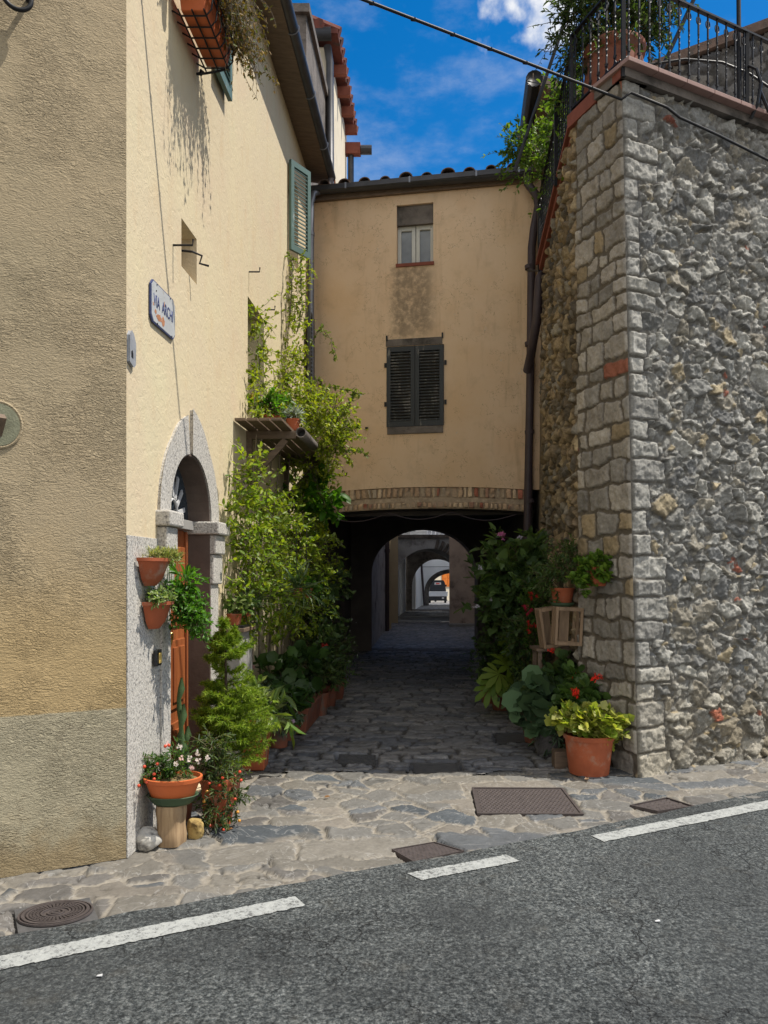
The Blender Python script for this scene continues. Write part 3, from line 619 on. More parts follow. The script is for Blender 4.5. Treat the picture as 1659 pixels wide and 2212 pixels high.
for z in (6.2, 4.7, 3.3, 1.8): mb.tube([LW(10.42, .06, z-.02), LW(10.42, .06, z+.02)], .05, 12)
objs('pipe_collar', mb, M['pipe'], gt)
mb = MB(); q = [LW(4.1, .30, 7.16), LW(10.8, .30, 7.16), LW(10.8, -3.2, 8.2), LW(4.1, -3.2, 8.2)]; mb.hexa([p for p in q] + [p + Vector((0,0,.1)) for p in q])
mb.hexa([SF(7,.3,7.16), SF(-.2,.3,7.16), SF(-.2,-3.2,8.19), SF(7,-3.2,8.19), SF(7,.3,7.26), SF(-.2,.3,7.26), SF(-.2,-3.2,8.29), SF(7,-3.2,8.29)])
obj('roof', mb, M['tile'], H1)

# street sign, marble plate, iron bracket
T = thing('street_sign', 'white enamel street sign VIA ARCHI with blue rim and rust patches', 'street sign', LW(4.87, .03, 3.14))
def chamf(a0, a1, z0, z1, c): return [(a0+c,z0),(a1-c,z0),(a1,z0+c),(a1,z1-c),(a1-c,z1),(a0+c,z1),(a0,z1-c),(a0,z0+c)]
mb = MB(); mb.prism(LW, chamf(4.66, 5.09, 3.14, 3.40, .035), .006, .017); obj('rim', mb, M['blue'], T)
mb = MB(); mb.prism(LW, chamf(4.668, 5.082, 3.148, 3.392, .033), .0165, .0195); obj('face', mb, M['enamel'], T)
def text(body, m, size, sx, mat, parent, name='lettering', thick=.0015):
    cu = bpy.data.curves.new('t', 'FONT'); cu.body = body; cu.size = size; cu.extrude = thick
    to = bpy.data.objects.new('t', cu); COL.objects.link(to); bpy.context.view_layer.update()
    me = bpy.data.meshes.new_from_object(to.evaluated_get(bpy.context.evaluated_depsgraph_get())); bpy.data.objects.remove(to)
    for v in me.vertices: v.co = m(v.co.x*sx, v.co.z, v.co.y)
    me.name = name; return link(name, me, mat, parent)
text('VIA', lambda a, o, z: LW(4.695+a, .0205+o, 3.245+z), .105, .66, M['blue'], T)
text('ARCHI', lambda a, o, z: LW(4.838+a, .0205+o, 3.245+z), .105, .66, M['blue'], T)
r_ = random.Random(4); mb = MB()
def blob(cx, cz, rx, rz, k): return [(cx + rx*math.cos(t)*r_.uniform(.6, 1.15), cz + rz*math.sin(t)*r_.uniform(.6, 1.15)) for t in np.linspace(0, 2*math.pi, k)[:-1]]
for q in ((4.79,3.195,.055,.024),(4.86,3.19,.03,.035),(4.73,3.215,.02,.016),(4.69,3.25,.009,.014),(4.885,3.315,.007,.02)): mb.prism(LW, blob(*q, 16), .019, .0204)
objs('rust_patch', mb, M['rust'], T)
mb = MB()
for a, z in ((4.75,3.385),(4.74,3.345),(4.78,3.27),(4.99,3.385),(4.76,3.15),(5.02,3.15)): mb.tube([LW(a,.005,z), LW(a,.023,z)], .005, 6)
objs('rivet', mb, M['iron'], T)
T = thing('marble_plaque', 'small grey marble plaque at the edge of the street corner', 'plaque', LW(4.38, .01, 2.8))
mb = MB(); mb.prism(LW, [(4.335,2.80),(4.39,2.78),(4.415,2.80),(4.42,2.92),(4.39,2.965),(4.36,2.98),(4.335,2.95)], .002, .02); obj('slab', mb, M['marble'], T, bevel=.003)
mb = MB(); mb.prism(LW, [(4.35,2.83),(4.375,2.825),(4.375,2.85),(4.365,2.87),(4.35,2.86)], .02, .022); obj('dark_mark', mb, M['iron'], T)
T = thing('iron_bracket', 'wrought iron scroll bracket with rings high on the ochre street wall', 'wall bracket', SF(.55, 0, 4.6))
mb = MB(); c = SF(.50, .07, 4.62)
e1 = Vector((-.896, -.445, 0)); e2 = Vector((0, 0, 1)); en = Vector((.445, -.896, 0))
def curl(cc, r0, r1, t0, t1, n=26, z=0): return [cc + e1*((r0+(r1-r0)*i/n)*math.cos(t0+(t1-t0)*i/n)) + e2*((r0+(r1-r0)*i/n)*math.sin(t0+(t1-t0)*i/n)) for i in range(n+1)]
mb.tube(curl(c + e1*.05, .05, .075, 0, 2*math.pi), .012, 8); mb.tube(curl(c + e1*.15 + e2*.015, .055, .04, .4, 5.6), .011, 8)
mb.tube([c + e1*.30 + en*(-.07), c + e1*.22 + en*.02, c + e1*.10 + e2*.05, c - e1*.02 + e2*.09], .013, 8); mb.tube([c - en*.07 + e2*.04, c + e2*.04], .014, 8)
obj('scroll', mb, M['iron'], T, smooth=True)
# ================================================================== ARCHWAY HOUSE (middle)
H2 = thing('archway_house', 'ochre plastered house bridging the alley above a low brick arch', 'house', FL + FD*1.5)
zspr = 2.43; a_l, a_r = .0, FLEN - .05
def zarc(a): t = (a - FLEN/2)/(FLEN/2); return 2.42 + .068*(1-t*t)
arcpts = [(a, zarc(a)) for a in np.linspace(a_l+.02, FLEN-.02, 25)]
def ztop(a): return zarc(a) + .285
uw0, uz0 = Fp(857, 574); uw1, uz1 = Fp(936, 437)
sw0, sz0 = Fp(835, 923); sw1, sz1 = Fp(959, 743)
wall = [(-.15, ztop(0)), *[(a, ztop(a)) for a in np.linspace(.02, FLEN-.02, 25)], (FLEN+.12, ztop(FLEN)), (FLEN+.12, 6.86), (-.15, 6.86)]
mb = MB(); mb.plate(FW, wall, [rect(uw0, uw1, uz0, uz1), rect(sw0, sw1, sz0, sz1)], depths=[.14, .06]); obj('front_wall', mb, M['arch'], H2)
mb = MB()
for i in range(24): a, b = np.linspace(.02, FLEN-.02, 25)[i:i+2]; mb.quad(FW(a, 0, ztop(a)), FW(b, 0, ztop(b)), FW(b, -.04, ztop(b)), FW(a, -.04, ztop(a)))
obj('plaster_lip', mb, M['arch'], H2)
BR = [(.52,.36,.23), (.46,.31,.20), (.56,.42,.28), (.38,.22,.15), (.38,.14,.09), (.43,.35,.26)]
def bandc(u, v):
    h, c = courses(u, v, [0, .09, .145, .29], (.055, .088), BR, [4, 4, 3, 2, .6, 2], (.30, .225, .15), .024, 31, gap=.009, rad=.01, warp=.014, rough=.008, ramp_w=.008, edge_=.6)
    mid = (v > .09) & (v < .145); c[mid] = np.array((.40, .31, .22))*(1 + fbm(u[mid]*20, v[mid]*20, 3)[:, None]*.6); h[mid] = fbm(u[mid]*20, v[mid]*30, 3)*.012
    wv = fbm(u*5, v*5, 4); k = sm(.02, .14, wv)[:, None]*.7; c = c*(1-k) + np.array((.39, .30, .21))*k; h = h*(1-k[:, 0])
    return h, c
def bandP(u, v, h):
    z = zarc(u) + v; o = -.022 + h
    return np.stack([FL.x + FD.x*u + FN.x*o, FL.y + FD.y*u + FN.y*o, z], 1)
field('brick_arch', np.arange(0, FLEN, .008), np.arange(-.004, .289, .008), bandP, bandc, None, M['brick'], H2)
# underside of the first span, side walls, inner wall with the round arch
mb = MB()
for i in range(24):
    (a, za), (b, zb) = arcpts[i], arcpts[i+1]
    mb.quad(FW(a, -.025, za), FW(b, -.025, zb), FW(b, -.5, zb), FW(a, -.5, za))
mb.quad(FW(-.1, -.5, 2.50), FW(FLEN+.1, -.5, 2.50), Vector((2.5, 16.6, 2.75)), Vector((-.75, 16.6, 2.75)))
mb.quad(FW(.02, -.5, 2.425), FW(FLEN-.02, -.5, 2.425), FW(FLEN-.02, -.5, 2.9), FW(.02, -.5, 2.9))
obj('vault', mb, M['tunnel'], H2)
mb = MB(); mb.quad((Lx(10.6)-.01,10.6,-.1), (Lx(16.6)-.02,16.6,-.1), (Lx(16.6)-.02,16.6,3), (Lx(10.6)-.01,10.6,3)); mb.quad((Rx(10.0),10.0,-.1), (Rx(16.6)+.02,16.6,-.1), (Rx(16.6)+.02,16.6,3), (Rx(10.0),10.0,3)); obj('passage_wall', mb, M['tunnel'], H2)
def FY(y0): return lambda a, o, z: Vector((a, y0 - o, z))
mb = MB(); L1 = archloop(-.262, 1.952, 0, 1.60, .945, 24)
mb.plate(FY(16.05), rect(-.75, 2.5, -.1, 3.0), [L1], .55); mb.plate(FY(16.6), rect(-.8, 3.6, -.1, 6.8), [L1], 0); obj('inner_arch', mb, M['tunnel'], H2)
mb = MB(); q = [FW(-.5,.16,6.84), FW(FLEN+.25,.16,6.80), Vector((3.4,17,7.8)), Vector((-1.4,17,7.8))]; mb.hexa(q + [p + Vector((0,0,.06)) for p in q]); rf = obj('roof', mb, M['oldwood'], H2)
mb = MB(); mb.quad(FW(FLEN+.1, 0, 2.4), Vector((2.6,16.6,2.4)), Vector((2.6,16.6,7)), FW(FLEN+.1, 0, 6.9)); mb.quad(FW(-.12, -.01, 2.4), Vector((-.9,16.6,2.4)), Vector((-.9,16.6,7)), FW(-.12, -.01, 6.9)); obj('side_wall', mb, M['cream'], H2)
mb = MB(); r_ = random.Random(7)
for i in range(13):      # rows of barrel tiles running up the roof
    a = -.30 + i*.28; zt = 6.90 - .04*(a/FLEN); p0 = FW(a, .20, zt - .025 + r_.uniform(-.015, .02)); rr = r_.uniform(.07, .10)
    for k in range(7):
        p = p0 - FN*(k*.36) + Vector((0, 0, .06*k)); q2 = p - FN*.40 + Vector((0, 0, .06)); n = 8; b = len(mb.v)
        for (pp, rad) in ((p, rr), (q2, rr*.85), (p, rr-.014), (q2, rr*.85-.014)):
            for j in range(n+1): t = math.pi*j/n; mb.v.append(tuple(pp + FD*(rad*math.cos(t)) + Vector((0, 0, rad*math.sin(t)*.85))))
        m_ = n+1
        for j in range(n): mb.f += [(b+j, b+j+1, b+m_+j+1, b+m_+j), (b+2*m_+j, b+3*m_+j, b+3*m_+j+1, b+2*m_+j+1), (b+j, b+2*m_+j, b+2*m_+j+1, b+j+1)]
    mb.quad(p0 + FD*.10 + Vector((0,0,-.02)), p0 + FD*.18 + Vector((0,0,-.02)), p0 + FD*.18 - FN*2.5 + Vector((0,0,.40)), p0 + FD*.10 - FN*2.5 + Vector((0,0,.40)))
obj('barrel_tiles', mb, M['tile'], rf)
mb = MB(); mb.box(FW, -.05, FLEN+.02, -.02, .05, 6.73, 6.80); obj('cornice', mb, M['oldwood'], H2)
mb = MB(); gz = lambda a: 6.86 - .035*a/FLEN
n = 10; prof = [(.075*math.cos(t), .075*math.sin(t)) for t in np.linspace(-math.pi, 0, n)]
b = 0
for a in (-.22, FLEN+.02):
    for o, z in prof: mb.v.append(tuple(FW(a, .12+o, gz(a)+z)))
    for o, z in prof: mb.v.append(tuple(FW(a, .12+o*.92, gz(a)+z*.92)))
for k in (0, n):
    for j in range(n-1): mb.f.append((k+j, k+j+1, 2*n+k+j+1, 2*n+k+j))
mb.f += [tuple(range(n)), tuple(range(2*n, 3*n))]
mb.box(FW, -.22, FLEN+.02, .188, .200, 6.80, 6.865)
gt = obj('gutter', mb, M['zinc'], H2)
mb = MB()
for a in (.55, 1.42, 2.30, 2.85): mb.box(FW, a, a+.022, .198, .205, 6.79, 6.87)
objs('gutter_bracket', mb, M['pipe'], gt)
mb = MB(); pr = [FW(FLEN-.06, .12, 6.80), FW(FLEN-.05, .13, 6.66), FW(FLEN+.06, .14, 6.50), FW(FLEN+.085, .10, 6.38), FW(FLEN+.03, .09, 6.10), FW(FLEN-.0, .08, 5.85), FW(FLEN-.02, .08, 4.0), FW(FLEN-.055, .08, 2.2), FW(FLEN-.07, .08, .1)]
mb.tube(pr, .052, 12); obj('drainpipe', mb, M['browniron'], gt, smooth=True)
mb = MB()
for z in (5.6, 4.6, 3.45, 2.55): mb.tube([FW(FLEN-.025, .08, z-.025), FW(FLEN-.03, .08, z+.025)], .062, 12)
objs('pipe_collar', mb, M['browniron'], gt)
# upper window: dark lintel, white frame, two panes
mb = MB(); mb.box(FW, uw0, uw1, -.13, -.035, uz1-.26, uz1); obj('lintel', mb, M['darkcement'], H2)
mb = MB(); mb.box(FW, uw0-.02, uw1+.02, -.16, -.14, uz0, uz1); wn = obj('window', mb, M['tunnel'], H2)
mb = MB(); zt = uz1 - .26; m_ = (uw0+uw1)/2
for q in ((uw0,uw0+.05,uz0+.02,zt),(uw1-.05,uw1,uz0+.02,zt),(m_-.055,m_-.004,uz0+.02,zt),(m_+.004,m_+.055,uz0+.02,zt),(uw0+.05,m_-.055,zt-.06,zt),(m_+.055,uw1-.05,zt-.06,zt),(uw0+.05,m_-.055,uz0+.02,uz0+.06),(m_+.055,uw1-.05,uz0+.02,uz0+.06)): mb.box(FW, q[0], q[1], -.125, -.085, q[2], q[3])
obj('frame', mb, M['whitewood'], wn, bevel=.004)
for q in ((uw0+.05, m_-.055), (m_+.055, uw1-.05)):
    mb = MB(); mb.box(FW, q[0], q[1], -.118, -.112, uz0+.06, zt-.06); obj('pane', mb, M['glassl'], wn)
mb = MB(); mb.box(FW, uw0-.01, uw1+.01, -.1, .02, uz0-.025, uz0+.018); obj('sill', mb, M['redbrick'], wn)
# shuttered window
sh = MB(); sh.box(FW, sw0-.01, sw1+.01, -.08, -.06, sz0, sz1); s0 = obj('shuttered_window', sh, M['tunnel'], H2)
w_ = (sw1-sw0)/2
for k in range(2): shutter_leaf(lambda a, o, z: FW(sw0 + k*w_ + .003 + a, -.035+o*1.2, sz0+z), w_-.006, sz1-sz0-.01, M['oldshutter'], s0, 23, .045)
mb = MB(); mb.box(FW, sw0-.01, sw1-.02, -.03, .006, sz1+.003, sz1+.10); mb.box(FW, sw0+.01, sw1-.01, -.03, .02, sz0-.10, sz0-.004); objs('stone_lintel', mb, M['darkcement'], s0, bevel=.006)
mb = MB()
for a in (sw0-.005, sw1-.03): mb.box(FW, a, a+.02, .0, .02, sz1+.08, sz1+.15)
for a in (sw0-.03, sw1+.005):
    for z in (sz0+.28, sz1-.28): mb.box(FW, a, a+.03, .0, .015, z, z+.06)
objs('shutter_hinge', mb, M['iron'], s0); mb = MB()
a_, z_ = Fp(793, 925); mb.bar(FW(a_, -.02, z_), FW(a_, .06, z_-.01), .03, .03)
obj('iron_peg', mb, M['iron'], H2)
mb = MB(); pts = []
for i in range(31):
    t = i/30; a = .25 + t*(FLEN-.45); pts.append(FW(a, -.03 - .012*math.sin(i), zarc(a) - .05 - .10*abs(math.sin(3*math.pi*t))))
mb.tube(pts, .006, 5); tag(obj('sagging_cable', mb, M['browniron']), 'thin sagging cable looped under the brick arch', 'cable')

# ================================================================== HOUSES FURTHER DOWN THE LANE
def lane_house(label, wallm, y0, y1, xl, side, zt, extras=None):
    return None
LHX = lambda y: -.275 + .055*(y-16.6)
T = thing('lane_house', 'grey and beige house front with pilasters along the left of the inner court', 'house', (LHX(18), 20, 0))
mb = MB(); mb.hexa([(LHX(16.62)-3,16.62,-.1),(LHX(16.62),16.62,-.1),(LHX(26),26,-.1),(LHX(26)-3,26,-.1),(LHX(16.62)-3,16.62,5.8),(LHX(16.62),16.62,5.8),(LHX(26),26,5.8),(LHX(26)-3,26,5.8)]); obj('wall', mb, M['greyplaster'], T)
for px, y, w, m in ((838, 25.3, .26, 'beige'), (829, 22.6, .16, 'beige')):
    mb = MB(); x = LHX(y); mb.hexa([(x-.05,y,-.05),(x+w,y,-.05),(x+w,y+.5,-.05),(x-.05,y+.5,-.05),(x-.05,y,4.6),(x+w,y,4.6),(x+w,y+.5,4.6),(x-.05,y+.5,4.6)]); obj('pilaster', mb, M[m], T)
mb = MB(); mb.tube([(LHX(21.6)+.09, 21.6, 0), (LHX(21.6)+.09, 21.6, 5.5)], .06, 10); mb.tube([(LHX(21.6)+.09, 21.6, 2.2), (LHX(21.6)+.09, 21.6, 2.3)], .075, 10); obj('drainpipe', mb, M['browniron'], T)
T = thing('court_house', 'brown plastered house corner projecting into the lane on the right', 'house', (3.2, 24, 0))
mb = MB(); mb.hexa([(2.04,24,-.1),(6,24,-.1),(6,25.9,-.1),(2.45,25.9,-.1),(2.02,24,7.8),(6,24,7.8),(6,25.9,7.8),(2.45,25.9,7.8)]); obj('wall', mb, M['brownplaster'], T)
mb = MB(); mb.box(FY(24), 2.0, 3.2, 0, .35, -.05, .06); obj('doorstep', mb, M['cement'], T)
T = thing('side_house', 'plain plastered house on the right side of the inner court', 'house', (3.2, 20, 0))
mb = MB(); mb.hexa([(2.5,16.62,-.1),(5,16.62,-.1),(5,23.98,-.1),(3.0,23.98,-.1),(2.5,16.62,7.8),(5,16.62,7.8),(5,23.98,7.8),(3.0,23.98,7.8)]); obj('wall', mb, M['brownplaster'], T)
# second arch, with a terrace on top
T = thing('lane_archway', 'grey plastered archway over the lane with a terrace and washing above', 'archway', (1.4, 26, 0))
A3 = archloop(.40, 2.70, 0, 1.44, 1.02, 22)
mb = MB(); mb.plate(FY(26.0), rect(-.2, 3.2, -.1, 2.86), [A3], 3.2); mb.hexa([(-.2,26.0,2.86),(3.2,26.0,2.86),(3.2,29.2,2.86),(-.2,29.2,2.86),(-.2,26.0,2.92),(3.2,26.0,2.92),(3.2,29.2,2.92),(-.2,29.2,2.92)])
obj('wall', mb, M['greyplaster'], T)
mb = MB(); mb.tube([(.30, 25.93, 0), (.30, 25.93, 2.86)], .03, 8); mb.box(FY(26), -.2, 3.2, 0, .06, 2.82, 2.93); obj('coping', mb, M['darkcement'], T)
mb = MB()
for k in range(9):
    t = math.radians(12 + 8*k); c0 = Vector((1.50, 25.97, 1.44)); d = Vector((math.cos(t), 0, math.sin(t))); mb.bar(c0 + d*1.04, c0 + d*1.36, .10, .06, (0, 1, 0))
objs('voussoir', mb, M['darkcement'], T, bevel=.01)
mb = MB()
for z in (3.02, 3.06): mb.tube([(.2, 26.15, z), (3.1, 26.15, z)], .012, 6)
for x in (.3, 1.7, 3.0): mb.tube([(x, 26.15, 2.9), (x, 26.15, 3.2)], .015, 6)
obj('clothes_line', mb, M['plate_w'], T)
for i, (x0, x1, z0) in enumerate(((1.46, 1.86, 2.92), (1.93, 2.25, 2.93), (.72, .90, 2.95))):
    mb = MB(); n = 9
    for j in range(n+1):
        x = x0 + (x1-x0)*j/n; w_ = .015*math.sin(j*1.9)
        for z in (z0, z0+.1, 3.08): mb.v.append((x, 26.10 + w_, z)); 
    for j in range(n):
        for k in range(2): mb.f.append((j*3+k, (j+1)*3+k, (j+1)*3+k+1, j*3+k+1))
    o = obj('laundry', mb, M['shirt'] if i < 2 else M['plate_w']); sm_ = o.modifiers.new('thickness', 'SOLIDIFY'); sm_.thickness = .006
    tag(o, ['widest pale blue cloth hung on the line above the second arch', 'pale cloth at the right end of the line above the second arch', 'narrow grey cloth at the left end of the line above the second arch'][i], 'laundry', 'washing above the second arch')
T = thing('terrace_house', 'pale house wall behind the washing above the second arch', 'house', (1.5, 32, 3))
mb = MB(); mb.hexa([(-2.5,29.3,2.95),(5,29.3,2.95),(5,33.4,2.95),(-2.5,33.4,2.95),(-2.5,29.3,6.5),(5,29.3,6.5),(5,33.4,6.5),(-2.5,33.4,6.5)]); obj('wall', mb, M['greyplaster'], T)
T = thing('lane_archway', 'dark third archway, deeper in the lane behind the grey one', 'archway', (2.4, 34, 0))
A4 = archloop(1.22, 3.6, 0, 1.05, 1.22, 22)
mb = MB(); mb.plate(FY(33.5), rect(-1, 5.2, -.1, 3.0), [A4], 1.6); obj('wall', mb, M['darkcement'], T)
T = thing('lane_house', 'bluish grey house side between the second and third arches', 'house', (.2, 31, 0))
mb = MB(); mb.hexa([(-2.5,29.22,-.1),(.52,29.22,-.1),(.95,33.48,-.1),(-2.5,33.48,-.1),(-2.5,29.22,2.9),(.52,29.22,2.9),(.95,33.48,2.9),(-2.5,33.48,2.9)]); obj('wall', mb, M['white'], T)
mb = MB(); mb.box(FY(33.4), .72, .86, 0, .3, 0, 2.8); obj('pilaster', mb, M['greyplaster'], T)
T = thing('lane_house', 'plain right hand house side between the second and third arches', 'house', (4, 30, 0))
mb = MB(); mb.hexa([(3.4,29.25,-.1),(6,29.25,-.1),(6,33.4,-.1),(4.4,33.4,-.1),(3.4,29.25,2.9),(6,29.25,2.9),(6,33.4,2.9),(4.4,33.4,2.9)]); obj('wall', mb, M['white'], T)
T = thing('lane_house', 'white house side with a leaning pipe before the last arch', 'house', (1.5, 38, 0))
mb = MB(); mb.hexa([(-2,35.15,-.1),(1.45,35.15,-.1),(2.0,40.95,-.1),(-2,40.95,-.1),(-2,35.15,5.5),(1.45,35.15,5.5),(2.0,40.95,5.5),(-2,40.95,5.5)]); obj('wall', mb, M['white'], T)
mb = MB(); mb.tube([(2.12, 40.4, -.05), (1.92, 39.9, 2.35), (1.9, 39.9, 5)], .06, 8); obj('drainpipe', mb, M['browniron'], T)
T = thing('lane_house', 'plain right hand house side just before the last arch', 'house', (5, 38, 0))
mb = MB(); mb.hexa([(4.9,35.15,-.1),(8,35.15,-.1),(8,40.95,-.2),(5.3,40.95,-.2),(4.9,35.15,9),(8,35.15,9),(8,40.95,9),(5.3,40.95,9)]); obj('wall', mb, M['white'], T)
T = thing('last_archway', 'white walled archway at the far end of the lane where the truck stands', 'archway', (3.2, 41, 0))
A5 = archloop(2.16, 5.0, -.2, .70, 1.16, 22)
mb = MB(); mb.plate(FY(41.0), rect(1.6, 6.5, -.25, 5.6), [A5], .0); mb.plate(FY(41.001+.45), rect(1.6, 6.5, -.25, 5.6), [archloop(2.42, 4.9, -.2, .62, 1.02, 22)], 2.0); obj('wall', mb, M['white'], T)
mb = MB(); o5 = A5[1:]; i5 = archloop(2.42, 4.9, -.2, .62, 1.02, 22)[1:]
for k in range(len(o5)-1): mb.quad((o5[k][0],41.0,o5[k][1]), (o5[k+1][0],41.0,o5[k+1][1]), (i5[k+1][0],41.45,i5[k+1][1]), (i5[k][0],41.45,i5[k][1]))
mb.quad((A5[0][0],41.0,-.2), (A5[0][0],41.0,.7), (2.42,41.45,.62), (2.42,41.45,-.2)); obj('reveal', mb, M['darkcement'], T)
mb = MB(); mb.tube([(1.9, 40.9, 1.98), (6, 40.9, 2.02)], .012, 5); obj('wall_cable', mb, M['iron'], T)
T = thing('sunlit_house', 'sunlit pale house with orange shutters at the end of the lane', 'house', (4.5, 54, 0))
FS = frame_map((1.5, 51.7, 0), (.8, .6, 0), (.6, -.8, 0)); mb = MB(); mb.box(FS, -4, 9, -4, 0, -.6, 7); obj('wall', mb, M['cream'], T)
for k in range(2):
    mb = MB(); x0 = 3.15 + k*.47; mb.box(FS, x0, x0+.45, .0, .05, .72, 1.75); mb.box(FS, x0+.07, x0+.38, .05, .07, .85, 1.22); mb.box(FS, x0+.07, x0+.38, .05, .07, 1.3, 1.64); obj('shutter', mb, M['orange'], T)

# ------------------------------------------------------------------ three-wheeled truck seen from behind
y_ = 46.2; zb = float(zg(np.array(y_))) ; cx = (946-CX)/F*y_
T = thing('three_wheeled_truck', 'small dark three wheeled pickup truck parked under the far arch', 'truck', (cx, y_, zb))
TR = lambda a, o, z: Vector((cx + a, y_ - o, zb + z))
mb = MB(); mb.prism(TR, [(-.46,.62),(.46,.62),(.47,.75),(.40,1.22),(.33,1.34),(-.33,1.34),(-.40,1.22),(-.47,.75)], -.9, -.15); cb = obj('cabin', mb, M['darkveh'], T, bevel=.03)
mb = MB(); mb.prism(TR, [(-.20,1.10),(.20,1.10),(.19,1.24),(-.19,1.24)], -.152, -.14); pn = obj('rear_window', mb, M['plate_w'], cb)
mb = MB(); mb.prism(TR, [(-.11,1.13),(.11,1.13),(.11,1.21),(-.11,1.21)], -.1405, -.136); obj('red_label', mb, M['plate_red'], pn)
mb = MB(); mb.box(TR, -.58, .58, .0, .035, .42, .66); mb.box(TR, -.58, -.55, -1.2, 0, .42, .66); mb.box(TR, .55, .58, -1.2, 0, .42, .66); mb.box(TR, -.55, .55, -.2, 0, .40, .44); mb.box(TR, -.60, .60, .02, .05, .64, .69); obj('cargo_bed', mb, M['steel'], T, bevel=.008)
mb = MB(); mb.box(TR, -.54, .54, -1.1, -.05, .16, .40); mb.box(TR, -.57, .57, .0, .03, .14, .20); obj('chassis', mb, M['darkveh'], T)
mb = MB(); mb.box(TR, .24, .37, -.045, -.03, .26, .35); obj('number_plate', mb, M['plate_w'], T)
for sx in (-.47, .47):
    mb = MB(); mb.tube([TR(sx-.055, -.35, .22), TR(sx+.055, -.35, .22)], .22, 18); obj('wheel', mb, M['tyre'], T)
    mb = MB(); mb.prism(TR, [(sx*1.13-.06,.98),(sx*1.13+.06,.98),(sx*1.13+.06,1.10),(sx*1.13-.06,1.10)], -.8, -.77); mb.bar(TR(sx*.9,-.78,1.0), TR(sx*1.13,-.78,1.04), .02, .02); obj('mirror', mb, M['darkveh'], T)
mb = MB(); mb.tube([TR(-.05, -2.2, .2), TR(.05, -2.2, .2)], .2, 18); obj('wheel', mb, M['tyre'], T)

# ================================================================== UPPER HOUSES (left, beyond)
T = thing('upper_house', 'tall cream house with red roof brackets rising behind the corner house', 'house', (-1, 14, 0))
X13 = -.93; XU = lambda y: -.93 + .066*(y-13)
mb = MB(); mb.hexa([(-5,13,0),(XU(13),13,0),(XU(15.6),15.6,0),(-5,15.6,0),(-5,13,10.5),(XU(13),13,10.5),(XU(15.6),15.6,10.5),(-5,15.6,10.5)]); obj('wall', mb, M['cream'], T)
mb = MB(); mb.tube([(-5, 12.85, 10.62), (XU(13)+.05, 12.85, 10.62)], .10, 10); mb.tube([(XU(13)-.02, 12.9, 10.45), (XU(13)+.02, 12.93, 10.2), (XU(13)+.03, 12.95, 6.8)], .065, 10); obj('drainpipe', mb, M['zinc'], T, smooth=True)
mb = MB(); q = [(-5,12.8,10.68),(XU(13)+.16,12.8,10.60),(XU(15.7)+.16,15.7,10.60),(-5,15.7,10.68)]; mb.hexa([Vector(p) for p in q] + [Vector(p) + Vector((0,0,.08)) for p in q])
for y in np.arange(12.9, 15.8, .26): mb.tube([(XU(y)+.20, y, 10.68), (-2, y, 11.2)], .085, 8)
for x in np.arange(-2.2, -.85, .28): mb.tube([(x, 12.75, 10.72), (x, 13.3, 10.8)], .09, 8)
obj('roof', mb, M['redtile'], T)
mb = MB()
for y in (13.5, 14.1, 14.7, 15.3): mb.box(lambda a, o, z: Vector((XU(a)+o, a, z)), y, y+.10, 0, .24, 10.38, 10.54)
mb.box(lambda a, o, z: Vector((XU(a)+o, a, z)), 15.35, 15.5, 0, .30, 10.0, 10.22); objs('bracket', mb, M['redbrick'], T)
mb = MB(); mb.tube([(XU(15.5)+.30, 15.42, 10.1), (XU(15.5)+.52, 15.42, 10.1)], .09, 10); mb.tube([(XU(15.5)+.10, 15.45, 10.0), (XU(15.5)+.10, 15.45, 6)], .06, 10); obj('side_drainpipe', mb, M['zinc'], T)
mb = MB(); mb.tube([(XU(13.5)+.02,13.5,8.6),(XU(14)+.03,14,8.2),(XU(14.3)+.02,14.3,7.4),(XU(14.6)+.02,14.6,6)], .015, 5); obj('wall_cable', mb, M['rust'], T)
T = thing('grey_house', 'weathered grey cement house end above the corner house roof', 'house', (-1.3, 12, 0))
XG = lambda y: -1.11 + .066*(y-11)
mb = MB(); mb.hexa([(-5,11,0),(XG(11),11,0),(XG(12.98),12.98,0),(-5,12.98,0),(-5,11,9.6),(XG(11),11,9.6),(XG(12.98),12.98,9.6),(-5,12.98,9.6)]); obj('wall', mb, M['darkcement'], T)
mb = MB(); mb.hexa([(-5,10.94,9.6),(XG(11)+.05,10.94,9.6),(XG(12.98)+.05,12.98,9.6),(-5,12.98,9.6),(-5,10.94,9.72),(XG(11)+.05,10.94,9.72),(XG(12.98)+.05,12.98,9.72),(-5,12.98,9.72)]); obj('coping', mb, M['darkcement'], T)

